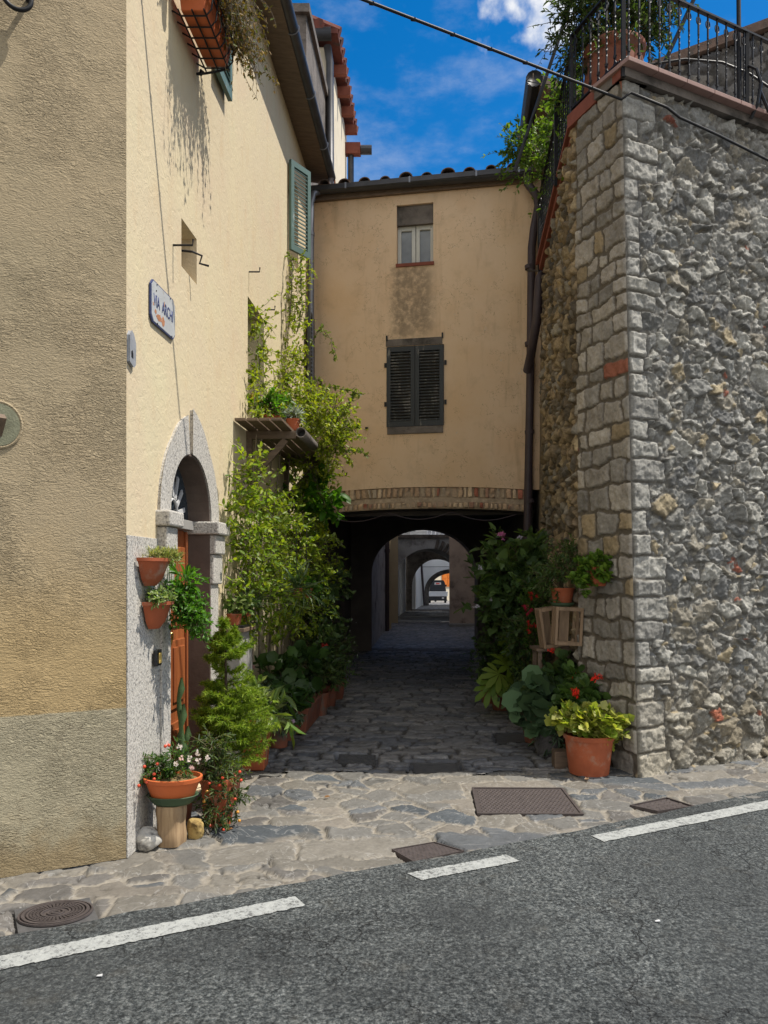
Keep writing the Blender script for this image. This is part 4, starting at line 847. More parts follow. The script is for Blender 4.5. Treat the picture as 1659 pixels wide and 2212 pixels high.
# ================================================================== TERRACE WALL (right)
H3 = thing('terrace_wall', 'grey rubble stone terrace wall with dressed corner stones', 'stone wall', (2.01, 6.1, 0))
ZT = 5.58
Bc, Tc = Vector((2.01, 6.10, -.03)), Vector((1.915, 6.20, ZT)); Bl, Tl = Vector((1.735, 6.82, -.03)), Vector((1.70, 6.80, ZT))
off = Tc - Bc; off.z = 0
NR = Vector((.445, -.896, 0)); NC = Vector((-.935, -.354, 0))
ROWS = rowsof(-.02, 5.75, .125, .235, 77); hr = random.Random(12); QW = [hr.choice((.15, .19, .30, .36)) for _ in ROWS]
STG = [(.275,.268,.245), (.205,.203,.19), (.35,.34,.305), (.25,.228,.185), (.30,.25,.165), (.155,.155,.15), (.28,.105,.07)]
Hh = ZT + .03
def roadface(u, v):
    h1, c1 = rubble(u, v, (.215, .115), STG, [4, 2.8, 3, 2.2, .8, 2.0, .04], (.165, .156, .138), .040, 41, gap=(.006, .036), warp=.045, keep=.74, ramp_w=.014, tilt=.22, rough=.020, asp=1.4)
    hs, cs = rubble(u, v, (.075, .05), STG, [4, 2.4, 3, 2.6, 1.0, 1.8, .12], (.165, .156, .138), .016, 44, gap=(.003, .014), warp=.02, keep=.75, ramp_w=.012, tilt=.3, rough=.014, asp=1.2)
    q_ = (hs > h1 + .002)[:, None]; c1 = np.where(q_, cs, c1); h1 = np.maximum(h1, hs)
    h2, c2 = courses(u, v, ROWS, (.5, .6), [(.33,.32,.29), (.27,.262,.24), (.37,.355,.315)], [3, 3, 2], (.15, .138, .118), .028, 42, gap=.007, rad=.014, warp=.014, rough=.016, stag=1, ramp_w=.012)
    r = np.clip(np.searchsorted(ROWS, v)-1, 0, len(QW)-1); q = np.array(QW)[r] + fbm(u*6, v*6, 3)*.02
    k = sm(.012, -.012, u - q); d = np.abs(u-q)
    g = sm(.003, .014, d); h = (h2*k + h1*(1-k))*g; c = c2*k[:, None] + c1*(1-k[:, None]); c = c*g[:, None] + np.array((.13,.125,.12))*(1-g[:, None])
    low = sm(1.1, .1, v + fbm(u*3, v*3, 3)*.8)[:, None]*.45; c = c*(1-low) + c*np.array((1.05, .92, .70))*low
    fade = sm(0, .012, u); return h*fade, c
w1 = 3.0
P1 = patch(Bc, Bc + RD*w1, Bc + RD*w1 + off + Vector((0,0,Hh)), Tc, w1, Hh, NR)
field('road_face', np.arange(0, w1+.001, .0095), np.arange(0, Hh, .0095), P1, roadface, None, M['stone'], H3)
def roadface2(u, v): return rubble(u, v, (.215, .115), STG, [4, 2.8, 3, 2.2, .8, 2.0, .04], (.165, .156, .138), .040, 43, gap=(.006, .036), warp=.045, keep=.74, ramp_w=.02, tilt=.22, rough=.020, asp=1.4)
P2 = patch(Bc + RD*w1, Bc + RD*7, Bc + RD*7 + off + Vector((0,0,Hh)), Bc + RD*w1 + off + Vector((0,0,Hh)), 7-w1, Hh, NR)
field('road_face', np.arange(0, 7-w1+.001, .02), np.arange(0, Hh, .02), P2, roadface2, None, M['stone'], H3)
CHW = (Bl - Bc).length
QC = [(.275,.245,.205), (.23,.21,.18), (.315,.28,.23), (.26,.20,.12), (.35,.315,.265), (.27,.10,.06)]
def corner(u, v):
    h, c = courses(u, v, ROWS, (.15, .40), QC, [4, 3, 3, 1, 1.5, .2], (.115, .096, .072), .022, 52, gap=.014, rad=.022, warp=.036, rough=.012, ramp_w=.010)
    f = sm(0, .012, u)*sm(CHW, CHW-.012, u); return h*f, c
field('corner_face', np.arange(0, CHW+.001, .0085), np.arange(0, Hh, .0085), patch(Bc, Bl, Tl, Tc, CHW, Hh, NC), corner, None, M['quoin'], H3)
AE = Vector((Rx(9.25)+.04, 9.25, -.03)); AW = (AE - Bl).length
BRN = [(.30,.225,.13), (.24,.18,.11), (.35,.27,.16), (.17,.14,.10), (.27,.24,.19), (.12,.105,.085)]
def alleyface(u, v):
    h, c = rubble(u, v, (.17, .11), BRN, [3, 3, 2, 2, 2, 1.2], (.15, .115, .075), .05, 61, gap=(.004, .02), warp=.03, ramp_w=.026, tilt=.4, rough=.018)
    k = sm(.02, .14, fbm(u*1.5+3, v*.8, 4))[:, None]*.6; return h*sm(0, .012, u), c*(1-k) + c*.45*k
field('alley_face', np.arange(0, AW, .014), np.arange(0, Hh, .012), patch(Bl, AE, AE + Vector((0,0,Hh)), Tl, AW, Hh, Vector((-.998, .066, 0))), alleyface, None, M['stone'], H3)
# dark courses under the coping, coping tiles and brick, terrace floor
RT = Tc; 
def RF(a, o, z): return RT + RD*a + NR*o + Vector((0, 0, z))
def CF(a, o, z): return Tc + (Tl - Tc).normalized()*a + NC*o + Vector((0, 0, z))
mb = MB(); mb.box(RF, -.02, 7, -.3, .06, 0, .07); obj('coping_bed', mb, M['darkcement'], H3)
mb = MB(); x = -.05
while x < 7: mb.box(RF, x, x+.318, -.32, .13, .072, .108); x += .322
obj('coping_tiles', mb, M['pinktile'], H3, bevel=.004)
mb = MB(); mb.box(CF, -.02, CHW-.03, -.25, .03, .0, .12); 
PA = Vector((Rx(6.9), 6.9, 5.70)); PB = Vector((Rx(9.1)-.02, 9.1, 5.27))
mb.bar(CF(CHW-.05, -.10, .06), PA + Vector((.10,0,-.04)), .26, .10)
mb.bar(PA + Vector((.10,0,-.05)), PB + Vector((.10,0,-.05)), .24, .06); mb.bar(PA + Vector((.09,0,.0)), PB + Vector((.09,0,.0)), .30, .035)
obj('brick_coping', mb, M['redbrick'], H3, bevel=.004)
mb = MB(); f0 = Tc + Vector((.1, .2, -.02)); mb.quad(Tc + Vector((.05,.06,.03)), RF(7, -.05, .03), RF(7, -4.2, .03), Vector((4.5, 10.0, ZT+.03)), Vector((Rx(9.3)+.15, 9.3, ZT-.3)), Vector((Tl.x+.1, Tl.y, ZT+.03))); obj('terrace_floor', mb, M['cement'], H3)

# railing: posts, rails, balusters with scrolls
def railing(label, pts, top, ext, up):
    T = thing('iron_railing', label, 'railing', pts[0]); mb = MB(); mb2 = MB()
    for i in range(len(pts)-1):
        p, q = Vector(pts[i]), Vector(pts[i+1]); mb.bar(p + Vector((0,0,.035)), q + Vector((0,0,.035)), .028, .012); mb2.bar(p + Vector((0,0,top)), q + Vector((0,0,top)), .038, .016)
    obj('bottom_rail', mb, M['iron'], T); obj('top_rail', mb2, M['iron'], T)
    for p in ext: m3 = MB(); m3.bar(Vector(p) - Vector((0,0,.12)), Vector(p) + Vector((0,0,top)), .03, .03, (0,1,0)); obj('post', m3, M['iron'], T)
    first = None
    for i in range(len(pts)-1):
        p, q = Vector(pts[i]), Vector(pts[i+1]); d = (q-p); n = max(1, int(math.hypot(d.x, d.y)/.107)); dh = Vector((d.x, d.y, 0)).normalized(); an = math.atan2(dh.y, dh.x)
        for k in range(n):
            b = p + d*((k+.5)/n)
            if first is None:
                m4 = MB(); hh = top-.03; b_ = len(m4.v); ns = 26     # twisted square bar
                for s_ in range(ns+1):
                    z = .04 + (hh-.02)*s_/ns; tw = (math.pi/4)*min(max(0, s_-6), 12)*1.0
                    for j in range(4): t = tw + math.pi/4 + j*math.pi/2; m4.v.append((.0085*math.cos(t), .0085*math.sin(t), z))
                for s_ in range(ns):
                    for j in range(4): m4.f.append((b_+s_*4+j, b_+s_*4+(j+1)%4, b_+(s_+1)*4+(j+1)%4, b_+(s_+1)*4+j))
                for sg in (-1, 1):
                    m4.tube([(sg*(.050-.044*math.sin(t)), 0, .075 + .045*math.cos(t)*-1 + .01) for t in np.linspace(-.5, 2.4, 10)], .0055, 5)
                    m4.tube([(sg*(.006 + .018*math.sin(t)), 0, hh-.06 - .03*math.cos(t)) for t in np.linspace(0, 3.6, 8)], .0055, 5)
                m4.tube([(0,0,.10),(0,0,.125)], .013, 6)
                me = obj('baluster', m4, M['iron']); first = me.data; bpy.data.objects.remove(me)
            o = bpy.data.objects.new('baluster', first); COL.objects.link(o); o.parent = T; o.matrix_parent_inverse = Matrix.Translation(-Vector(T.location)); o.location = b; o.rotation_euler = (0, 0, an)
    return T
zr = ZT + .115
r1 = railing('black wrought iron railing along the street edge of the terrace', [RF(-.02, .04, .115), RF(2.0, .04, .115), RF(5.0, .04, .115)], .69, [RF(-.02, .04, .115), RF(1.42, .04, .115), RF(3.0, .04, .115)], 1)
mb = MB(); c_ = RF(1.42, .10, .0)
mb.tube([RF(1.42,.06,.50), RF(1.44,.12,.44), RF(1.45,.16,.30), RF(1.43,.14,.12), RF(1.42,.08,.02)], .014, 6); mb.tube([RF(1.45,.14,.26), RF(1.62,.16,-.02), RF(1.72,.10,.06)], .014, 6); obj('scroll_brace', mb, M['iron'], r1)
railing('black wrought iron railing along the alley edge of the terrace', [CF(.03, .0, .13), CF(CHW-.06, .0, .13), PA + Vector((-.02, .05, .03)), PB + Vector((-.02, 0, .03))], .69, [CF(CHW-.06, .0, .13), PA + Vector((-.02,.75,-.12)), PB + Vector((-.02, 0, .03))], 1)
T = thing('pergola_frame', 'thin black iron pergola poles and hoop rising over the terrace railing', 'pergola', RF(1.4, -.3, .03))
mb = MB(); mb.tube([RF(1.40, -.02, .1), RF(1.40, -.04, 2.4)], .02, 8); obj('pole', mb, M['iron'], T)
mb = MB(); p0 = A(1164, 213, 7.6); p1 = A(1223, 37, 7.6); mb.tube([p0 - (p1-p0)*.9, p0, p1, p1 + (p1-p0)*.7], .017, 8); obj('pole', mb, M['iron'], T)
mb = MB(); p0 = A(1412, 186, 7.6); p1 = A(1498, 0, 7.6); mb.tube([p0 - (p1-p0)*.55, p0, p1, p1 + (p1-p0)*.6], .02, 8); obj('pole', mb, M['iron'], T)
mb = MB(); mb.tube([A(x, y, 7.2) for x, y in ((1246, 262), (1268, 215), (1320, 165), (1400, 140), (1480, 128), (1560, 135), (1620, 160), (1700, 215))], .012, 6); obj('hoop', mb, M['iron'], T, smooth=True)
# drain from the terrace into the archway house pipe
T = thing('terrace_drainpipe', 'brown pipe slanting from the terrace ramp to the tall drainpipe', 'drainpipe', A(1180, 582, 9.3))
mb = MB(); mb.tube([A(1190, 575, 9.25), A(1178, 580, 9.2), A(1166, 600, 9.2), A(1160, 690, 9.3), A(1146, 770, 9.5), A(1139, 800, 9.75)], .055, 12); obj('tube', mb, M['browniron'], T, smooth=True)
mb = MB(); mb.tube([A(1140, 585, 9.85), A(1180, 585, 9.3)], .012, 6); obj('wall_tie', mb, M['iron'], T)

# ================================================================== HOUSES BEHIND THE TERRACE
T = thing('alley_house', 'narrow stone house with a dark gutter above the alley stairs on the right', 'house', (2.2, 10, 0))
mb = MB()
mb.hexa([(Rx(9.25)+.05,9.25,0),(3.3,9.4,0),(3.5,16.6,0),(Rx(16.6)+.25,16.6,0),(Rx(9.25)+.12,9.25,7.35),(3.3,9.4,7.35),(3.5,16.6,7.35),(Rx(16.6)+.3,16.6,7.35)]); obj('wall', mb, M['stone'] if 0 else simple('brown_stone_wall', (.26,.20,.13), .95, .45, 9, .9, .03, dirt=((.12,.10,.07), 4, .45, .7)), T)
mb = MB(); q = [(1.74,9.0,7.34),(3.4,9.2,7.0),(3.6,16.7,7.0),(2.2,16.7,7.34)]; mb.hexa([Vector(p) for p in q] + [Vector(p) + Vector((0,0,.12)) for p in q]); obj('roof', mb, M['oldwood'], T)
mb = MB(); mb.tube([(1.76, 9.0, 7.40), (2.0, 11.4, 7.36)], .10, 12); mb.tube([(1.97, 11.2, 7.3), (2.0, 10.6, 6.95), (1.95, 10.2, 6.8)], .06, 10); obj('gutter', mb, M['iron'], T, smooth=True)
T = thing('stone_house', 'dark stone gable house behind the terrace at the right edge', 'house', (5, 10.3, 5))
def gab(u, v):
    h, c = rubble(u, v, (.30, .2), [(.16,.15,.14), (.12,.115,.11), (.19,.175,.155), (.10,.10,.105)], [3, 3, 2, 2], (.07, .065, .06), .05, 71, gap=(.004, .02), warp=.03, ramp_w=.04, tilt=.3, rough=.015); return h, c
def gtop(x): return 8.22 + (x-3.4)*.37
field('gable_wall', np.arange(2.6, 9, .035), np.arange(5.2, 10.6, .035), lambda u, v, h: np.stack([u, 10.3-h, v], 1), gab, lambda u, v: v < gtop(u), M['stone'], T)
mb = MB(); mb.hexa([(2.5,10.18,gtop(2.5)),(9,10.18,gtop(9)),(9,14,gtop(9)),(2.5,14,gtop(2.5)),(2.5,10.18,gtop(2.5)+.12),(9,10.18,gtop(9)+.12),(9,14,gtop(9)+.12),(2.5,14,gtop(2.5)+.12)]); obj('roof', mb, M['tile'], T)
mb = MB(); mb.hexa([(2.6,10.36,0),(9,10.36,0),(9,14,0),(2.6,14,0),(2.6,10.36,gtop(2.6)-.05),(9,10.36,gtop(9)-.05),(9,14,gtop(9)-.05),(2.6,14,gtop(2.6)-.05)]); obj('house_body', mb, M['darkcement'], T)

# overhead cable
mb = MB(); ca, cb_ = Vector((1.90, 6.16, 5.40)), Vector((-1.50, 4.40, 5.42)); pts = []
for i in range(25): t = i/24; p = ca.lerp(cb_, t); p.z += -.0 + .06*math.sin(math.pi*t)*0 ; pts.append(p)
pts = [RF(2.6, .10, -.36), RF(1.7, .085, -.30), RF(1.0, .09, -.235), RF(.55, .085, -.20), RF(.40, .09, -.16), RF(.02, .08, -.14)] + pts
mb.tube(pts, .011, 7)
for i in range(8, 30, 2): mb.tube([pts[i] + Vector((-.015, 0, 0)), pts[i] + Vector((.015, .006, 0))], .0135, 7)
o = obj('overhead_cable', mb, M['iron'], smooth=True); tag(o, 'dark overhead cable crossing the alley from the corner house to the terrace wall', 'cable')
# ================================================================== PLANTS
TPL = {
 'oval': ([(0,0,0),(.33,.25,.05),(.72,.2,.03),(1,0,-.10),(.72,-.2,.03),(.33,-.25,.05)], [(0,1,2,3),(0,3,4,5)]),
 'long': ([(0,0,0),(.3,.13,.04),(.7,.10,-.02),(1,0,-.22),(.7,-.10,-.02),(.3,-.13,.04)], [(0,1,2,3),(0,3,4,5)]),
 'heart': ([(0,0,0),(-.08,.28,.05),(.25,.42,.07),(.7,.22,.03),(1,0,-.14),(.7,-.22,.03),(.25,-.42,.07),(-.08,-.28,.05)], [(0,1,2,3),(0,3,4),(0,4,5),(0,5,6,7)]),
 'round': ([(.5,0,-.06)] + [(.5+.5*math.cos(t)*(.9 if k%2 else 1.04), .52*math.sin(t)*(.9 if k%2 else 1.04), .06 + .05*(k%2)) for k, t in enumerate(np.linspace(math.pi, 3*math.pi, 15)[:-1])], [(0,i+1,(i+1)%14+1) for i in range(14)]),
 'blade': ([(0,.03,0),(0,-.03,0),(.35,.035,.16),(.35,-.035,.16),(.72,.028,.10),(.72,-.028,.10),(1,0,-.18)], [(0,2,3,1),(2,4,5,3),(4,6,5)]),
 'needle': ([(0,.09,0),(0,-.09,0),(1,0,0)], [(0,1,2)]),
 'trefoil': ([(0,0,0)] + [(x, y, .06) for x, y in ((.1,.28),(.0,.5),(.25,.6),(.38,.3),(.62,.42),(1,.0),(.62,-.42),(.38,-.3),(.25,-.6),(.0,-.5),(.1,-.28))], [(0,1,2,3,4),(0,4,5,6),(0,6,7,8),(0,8,9,10,11)]),
}
lob = []
for k in range(7):
    t = math.radians(-105 + 35*k); tip = 1.0 if k in (2,3,4) else .85
    lob += [(.0 + tip*.55*math.cos(t-.26), tip*.55*math.sin(t-.26), .05), (tip*.82*math.cos(t-.17), tip*.82*math.sin(t-.17), .0), (tip*math.cos(t), tip*math.sin(t), -.12), (tip*.82*math.cos(t+.17), tip*.82*math.sin(t+.17), 0), (tip*.55*math.cos(t+.26), tip*.55*math.sin(t+.26), .05)]
TPL['lobed'] = ([(0,0,0)] + [(x*.9+.1, y*.9, z) for x, y, z in lob], [(0,)+tuple(range(5*k+1, 5*k+6)) for k in range(7)])
def leaf_arrays(P, D, size, shape, pal, rng, jit=.5, var=.48, t=None, tipcol=None, face=None):
    P = np.asarray(P, float); D = np.asarray(D, float); n = len(P); D = D/(np.linalg.norm(D, axis=1, keepdims=True)+1e-9)
    up = np.array([0, 0, 1.0]) + rng.normal(0, jit, (n, 3)); up += np.array([.35, -.2, 0]) if face is None else np.array(face)
    nn = up - D*(up*D).sum(1, keepdims=True); nn /= np.linalg.norm(nn, axis=1, keepdims=True)+1e-9; s = np.cross(D, nn)
    tv, tf = TPL[shape]; tv = np.array(tv); k = len(tv)
    sz = (size*(1 + (rng.rand(n)-.5)*2*var))[:, None, None]
    V = P[:, None, :] + sz*(tv[None, :, 0:1]*D[:, None] + tv[None, :, 1:2]*s[:, None] + tv[None, :, 2:3]*nn[:, None])
    base = (np.arange(n)*k)[:, None]; fs = {}
    for f in tf: fs.setdefault(len(f), []).append(base + np.array(f)[None])
    pal = np.array(pal); c = pal[rng.randint(0, len(pal), n)]*(1 + (rng.rand(n, 1)-.5)*.5)
    if t is not None and tipcol is not None: w = (np.clip((t-.55)/.45, 0, 1)*rng.rand(n))[:, None]; c = c*(1-w) + np.array(tipcol)*w
    return V.reshape(-1, 3), {q: np.concatenate(v) for q, v in fs.items()}, np.repeat(c, k, 0)
def join(parts):
    V = []; C = []; F_ = {}; b = 0
    for v, f, c in parts:
        for q, a in f.items(): F_.setdefault(q, []).append(a + b)
        V.append(v); C.append(c); b += len(v)
    return np.concatenate(V), [np.concatenate(a) for a in F_.values()], np.concatenate(C)
def foliage(parts, parent=None, name='foliage', mat='leaf'):
    V, F_, C = join(parts); return link(name, arr_mesh(name, V, F_, np.clip(C, 0, 1)), M[mat], parent)
def twigs(rng, blobs, n, length, seg=5, out=.7, up=.25, droop=.25, wander=.35, shell=.55):
    w = np.array([b[1][0]*b[1][1]*b[1][2] for b in blobs])**.7; bi = rng.choice(len(blobs), n, p=w/w.sum())
    c = np.array([tuple(b[0]) for b in blobs])[bi]; r = np.array([b[1] for b in blobs])[bi]
    d = rng.normal(0, 1, (n, 3)); d /= np.linalg.norm(d, axis=1, keepdims=True); rad = rng.uniform(.15, 1, (n, 1))**.5*shell*rng.uniform(.8, 1.35, (n, 1))
    p = c + d*rad*r; dr = d*out + rng.normal(0, wander, (n, 3)) + np.array([0, 0, up]); dr /= np.linalg.norm(dr, axis=1, keepdims=True)
    st = (length*rng.uniform(.5, 1.3, (n, 1)))/seg; pts = [p]
    for i in range(seg):
        dr = dr + rng.normal(0, wander*.4, (n, 3)) + np.array([0, 0, -droop/seg]); dr /= np.linalg.norm(dr, axis=1, keepdims=True); pts.append(pts[-1] + dr*st)
    return np.stack(pts, 1)
def on_twigs(rng, tw, per, spread=.9, start=.1):
    n, m, _ = tw.shape; seg = m-1
    t = rng.uniform(start, 1, (n, per)); x = t*seg; i = np.minimum(x.astype(int), seg-1); f = (x-i)[..., None]
    a = np.take_along_axis(tw, i[..., None].repeat(3, 2), 1); b = np.take_along_axis(tw, (i+1)[..., None].repeat(3, 2), 1)
    P = a*(1-f) + b*f; T_ = b - a; T_ /= np.linalg.norm(T_, axis=2, keepdims=True)+1e-9
    D = T_*.6 + rng.normal(0, spread*.6, P.shape)
    return P.reshape(-1, 3), D.reshape(-1, 3), t.reshape(-1)
def twig_mesh(tw, r0=.004, r1=.0015):
    n, m, _ = tw.shape; T_ = np.gradient(tw, axis=1); T_ /= np.linalg.norm(T_, axis=2, keepdims=True)+1e-9
    u = np.cross(T_, np.array([.31, .52, .79])); u /= np.linalg.norm(u, axis=2, keepdims=True)+1e-9; w = np.cross(T_, u)
    r = np.linspace(r0, r1, m)[None, :, None]; V = np.stack([tw + r*(u*math.cos(a) + w*math.sin(a)) for a in (0, 2.094, 4.189)], 2)
    idx = np.arange(n*m*3).reshape(n, m, 3); F_ = [np.stack([idx[:, :-1, k], idx[:, :-1, (k+1)%3], idx[:, 1:, (k+1)%3], idx[:, 1:, k]], -1).reshape(-1, 4) for k in range(3)]
    return V.reshape(-1, 3), np.concatenate(F_)
def stems(tw, parent, mat='stem', r0=.004, name='stems', extra=None):
    V, F_ = twig_mesh(tw, r0)
    if extra is not None:
        V2, F2 = twig_mesh(extra, r0*1.8, r0); F_ = np.concatenate([F_, F2+len(V)]); V = np.concatenate([V, V2])
    return link(name, arr_mesh(name, V, [F_]), M[mat], parent)
def from_root(rng, root, tw, k=14, seg=5):      # main stems from the pot to some of the twigs
    root = np.array(tuple(root)); pick_ = tw[rng.choice(len(tw), min(k, len(tw)), replace=False), 0]; L_ = []
    for p in pick_:
        q = [root + rng.normal(0, .012, 3)*np.array([1,1,0])]
        for i in range(1, seg+1): t = i/seg; q.append(root*(1-t) + p*t + np.array([0,0,1])*math.sin(math.pi*t)*.12*np.linalg.norm(p-root) + rng.normal(0, .008, 3)*(t<1))
        L_.append(q)
    return np.array(L_)
def shrub(T, seed, blobs, n, length, per, size, shape, pal, root=None, mat='leaf', up=.25, droop=.25, spread=.9, stemmat='stem', r0=.003, tipcol=None, jit=.5, shell=.55, wander=.35, k=14, extra=(), name='foliage', out=.7, face=None):
    rng = np.random.RandomState(seed); tw = twigs(rng, blobs, n, length, up=up, droop=droop, shell=shell, wander=wander, out=out)
    P, D, t = on_twigs(rng, tw, per, spread); f = foliage([leaf_arrays(P, D, size, shape, pal, rng, jit, t=t, tipcol=tipcol, face=face)] + list(extra), T, name, mat)
    stems(tw, T, stemmat, r0, extra=from_root(rng, root, tw, k) if root is not None else None); return tw
def flower(parent, p, r, col, kind='daisy', face=(.2, -1, .4), name='flower'):
    rng = np.random.RandomState(int(abs(p[0]*977+p[2]*3571)) % 9999); fz = Vector(face).normalized(); u = fz.orthogonal().normalized(); w = fz.cross(u); P, D = [], []
    if kind == 'daisy':
        for k in range(12): t = 2*math.pi*k/12; d = u*math.cos(t) + w*math.sin(t); P.append(p); D.append(d + fz*.15)
        prt = [leaf_arrays(np.array([tuple(x) for x in P]), np.array([tuple(x) for x in D]), r, 'long', [col], rng, .1, .1)]
    else:
        for k in range(9):
            q = Vector(p) + Vector(rng.normal(0, r*.45, 3)); 
            for j in range(5): t = 2*math.pi*j/5; P.append(q); D.append(u*math.cos(t) + w*math.sin(t) + fz*.3)
        prt = [leaf_arrays(np.array([tuple(x) for x in P]), np.array([tuple(x) for x in D]), r*.55, 'oval', [col], rng, .3, .2)]
    o = foliage(prt, parent, name, 'petal')
    if kind == 'daisy': mb = MB(); mb.lathe(Vector(p) + fz*.002, [(0.0001, r*.12), (r*.16, r*.08), (r*.2, 0)], 8); obj('flower_centre', mb, M['iron'], o)
    return o
def berry(parent, p, r=.009, col='berry'):
    mb = MB(); mb.lathe(p, [(r*math.sin(t)+1e-4, -r*math.cos(t)) for t in np.linspace(0, math.pi, 7)], 9); return obj('berry', mb, M[col], parent, smooth=True)
M['berry'] = simple('red_berry', (.55, .06, .02), .3, .2, 9, 0, spec=.5); M['berry_y'] = simple('orange_berry', (.6, .26, .03), .3, .2, 9, 0, spec=.5)
def pot(parent, c, r, h, mat='terra', taper=.75, rim=.12, n=32, sx=1, sy=1, rot=0, name='pot', soil=True, a0=0, a1=2*math.pi):
    mb = MB(); t = .06*r + .006
    prof = [(.001, 0), (r*taper, 0), (r*taper*1.01, h*.02), (r*(.95), h*(1-rim)), (r*1.0, h*(1-rim)), (r*1.03, h), (r*1.03 - t, h), (r*.90, h*.8), (r*.86, h*.78)]
    mb.lathe(c, prof, n, sx, sy, rot, a0, a1); o = obj(name, mb, M[mat], parent, smooth=False, bevel=0)
    me = o.data; me.polygons.foreach_set('use_smooth', [True]*len(me.polygons)); o.modifiers.new('edges', 'EDGE_SPLIT').split_angle = math.radians(40)
    if soil: mb = MB(); mb.lathe(c, [(.001, h*.9), (r*.92, h*.86)], n, sx, sy, rot, a0, a1); obj('soil', mb, M['soil'], parent)
    return o
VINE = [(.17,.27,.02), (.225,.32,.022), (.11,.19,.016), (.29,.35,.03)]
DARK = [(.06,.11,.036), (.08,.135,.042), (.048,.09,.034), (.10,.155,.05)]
MIDG = [(.045,.105,.018), (.06,.13,.02), (.035,.08,.016), (.075,.14,.025)]
BRIGHT = [(.07,.19,.015), (.09,.22,.02), (.055,.15,.014)]
GREYG = [(.12,.18,.11), (.15,.21,.13), (.09,.14,.085)]
YELG = [(.27,.33,.05), (.36,.38,.07), (.17,.25,.03), (.44,.44,.14)]

# ---- the climber: lower curtain, upper climb, outward mass, loose sprays
T = thing('climbing_vine', 'large yellow green climbing vine over the wall and shelf of the corner house', 'vine', LW(7.2, .1, 0))
rng = np.random.RandomState(100)
bl = []
for y, z0, z1 in ((6.42,1.25,2.55),(6.7,1.2,2.5),(7.1,1.15,2.3),(7.6,1.1,2.25),(8.1,1.05,2.4),(8.6,1.0,2.5),(9.1,1.05,2.6),(9.6,1.1,2.3)):
    for k in range(4): z = z0 + (z1-z0)*(k+.5)/4; bl.append((LW(y, 0.10 + .032*(y-6.4) + .06*((k+int(y*10)) % 3), z), (.12 + .016*(y-6.4), .26, .24)))
twA = twigs(rng, bl, 980, .22, up=.0, droop=.5, out=.55, wander=.45, shell=.85); P, D, t = on_twigs(rng, twA, 11, 1.0)
la = leaf_arrays(P, D, .046, 'oval', VINE, rng, .6, t=t, tipcol=(.22, .26, .03))
bu = [(A(552,700,7.4),(.07,.22,.22)), (A(556,770,7.4),(.08,.25,.25)), (A(562,850,7.35),(.10,.3,.2)), (A(560,890,7.2),(.16,.35,.10)), (A(600,893,7.8),(.2,.35,.09)),
      (A(618,850,8.6),(.12,.45,.25)), (A(625,790,8.8),(.10,.4,.3)), (A(640,720,9.0),(.06,.22,.3)), (A(634,640,9.0),(.05,.15,.35)), (A(640,590,9.1),(.04,.12,.25)),
      (A(650,880,8.7),(.25,.5,.24)), (A(700,890,8.6),(.28,.5,.24)), (A(725,915,8.4),(.16,.35,.2)), (A(690,945,8.6),(.26,.45,.25)), (A(665,1000,8.7),(.2,.35,.25)), (A(722,965,8.5),(.18,.3,.2)), (A(700,1040,8.9),(.14,.3,.2))]
twB = twigs(rng, bu, 1000, .22, up=.1, droop=.45, out=.6, wander=.45, shell=.8); P, D, t = on_twigs(rng, twB, 10, 1.0)
lb = leaf_arrays(P, D, .042, 'oval', [(.21,.29,.02), (.26,.33,.022), (.15,.225,.018), (.31,.35,.03)], rng, .6, t=t, tipcol=(.26, .27, .03))
spr = []
def spray(pts, Y, n=9):
    pts = [np.array(A(x, y, Y + dy)) for x, y, dy in pts]; q = []
    for i in range(n): x = i/(n-1)*(len(pts)-1); k = min(int(x), len(pts)-2); q.append(pts[k]*(1-(x-k)) + pts[k+1]*(x-k) + rng.normal(0, .012, 3))
    return q
for pts in ([(680,870,0),(715,832,-.1),(745,845,-.2),(785,853,-.3)], [(660,760,.2),(690,705,0),(718,738,-.1),(727,775,-.1)], [(700,960,0),(745,975,-.1),(775,970,-.2),(796,986,-.3)], [(735,900,0),(762,860,-.1),(770,845,-.2)], [(660,830,0),(690,820,0),(720,870,-.1)],
            [(690,1030,0),(705,1060,0),(722,1076,0)], [(640,720,0),(655,670,0),(650,620,0),(648,575,0)], [(690,1180,0),(720,1160,-.2),(738,1180,-.3)], [(670,1010,0),(690,1060,-.1),(700,1090,-.1)], [(536,660,-.2),(528,640,-.2),(522,628,-.2)], [(600,720,0),(585,690,-.1),(560,685,-.2)], [(740,930,0),(775,920,-.2)], [(625,700,0),(632,600,0),(630,560,.1),(622,545,.2)]):
    for _ in range(2): spr.append(spray(pts, 8.7))
spr = np.array(spr); P, D, t = on_twigs(rng, spr, 42, 1.1, 0); lc = leaf_arrays(P, D, .042, 'oval', [(.13,.18,.03), (.17,.22,.04), (.10,.15,.025)], rng, .6)
foliage([la, lb, lc], T); stems(np.concatenate([twA, twB]), T, 'greystem', .003, extra=spr)
mb = MB()
for k in range(9):
    y = 6.6 + .35*k; rs = np.random.RandomState(k); mb.tube([LW(y, .10, .05), LW(y+rs.uniform(-.1,.1), .08, .7), LW(y+rs.uniform(-.2,.2), .10, 1.4), LW(y+rs.uniform(-.3,.3), .14, 2.0), LW(y+rs.uniform(-.3,.3), .2, 2.8)], [.014,.012,.010,.008,.005], 6)
obj('trunk', mb, M['greystem'], T, smooth=True)
T = thing('broad_leaved_vine', 'bright green broad leaved plant hanging below the pale vine by the drainpipe', 'vine', A(695, 1090, 8.8))
shrub(T, 31, [(A(690,1085,8.8),(.16,.25,.2)), (A(672,1060,8.9),(.1,.2,.15))], 60, .25, 7, .12, 'oval', BRIGHT + [(.10,.24,.02)], up=.1, droop=.5, r0=.003)

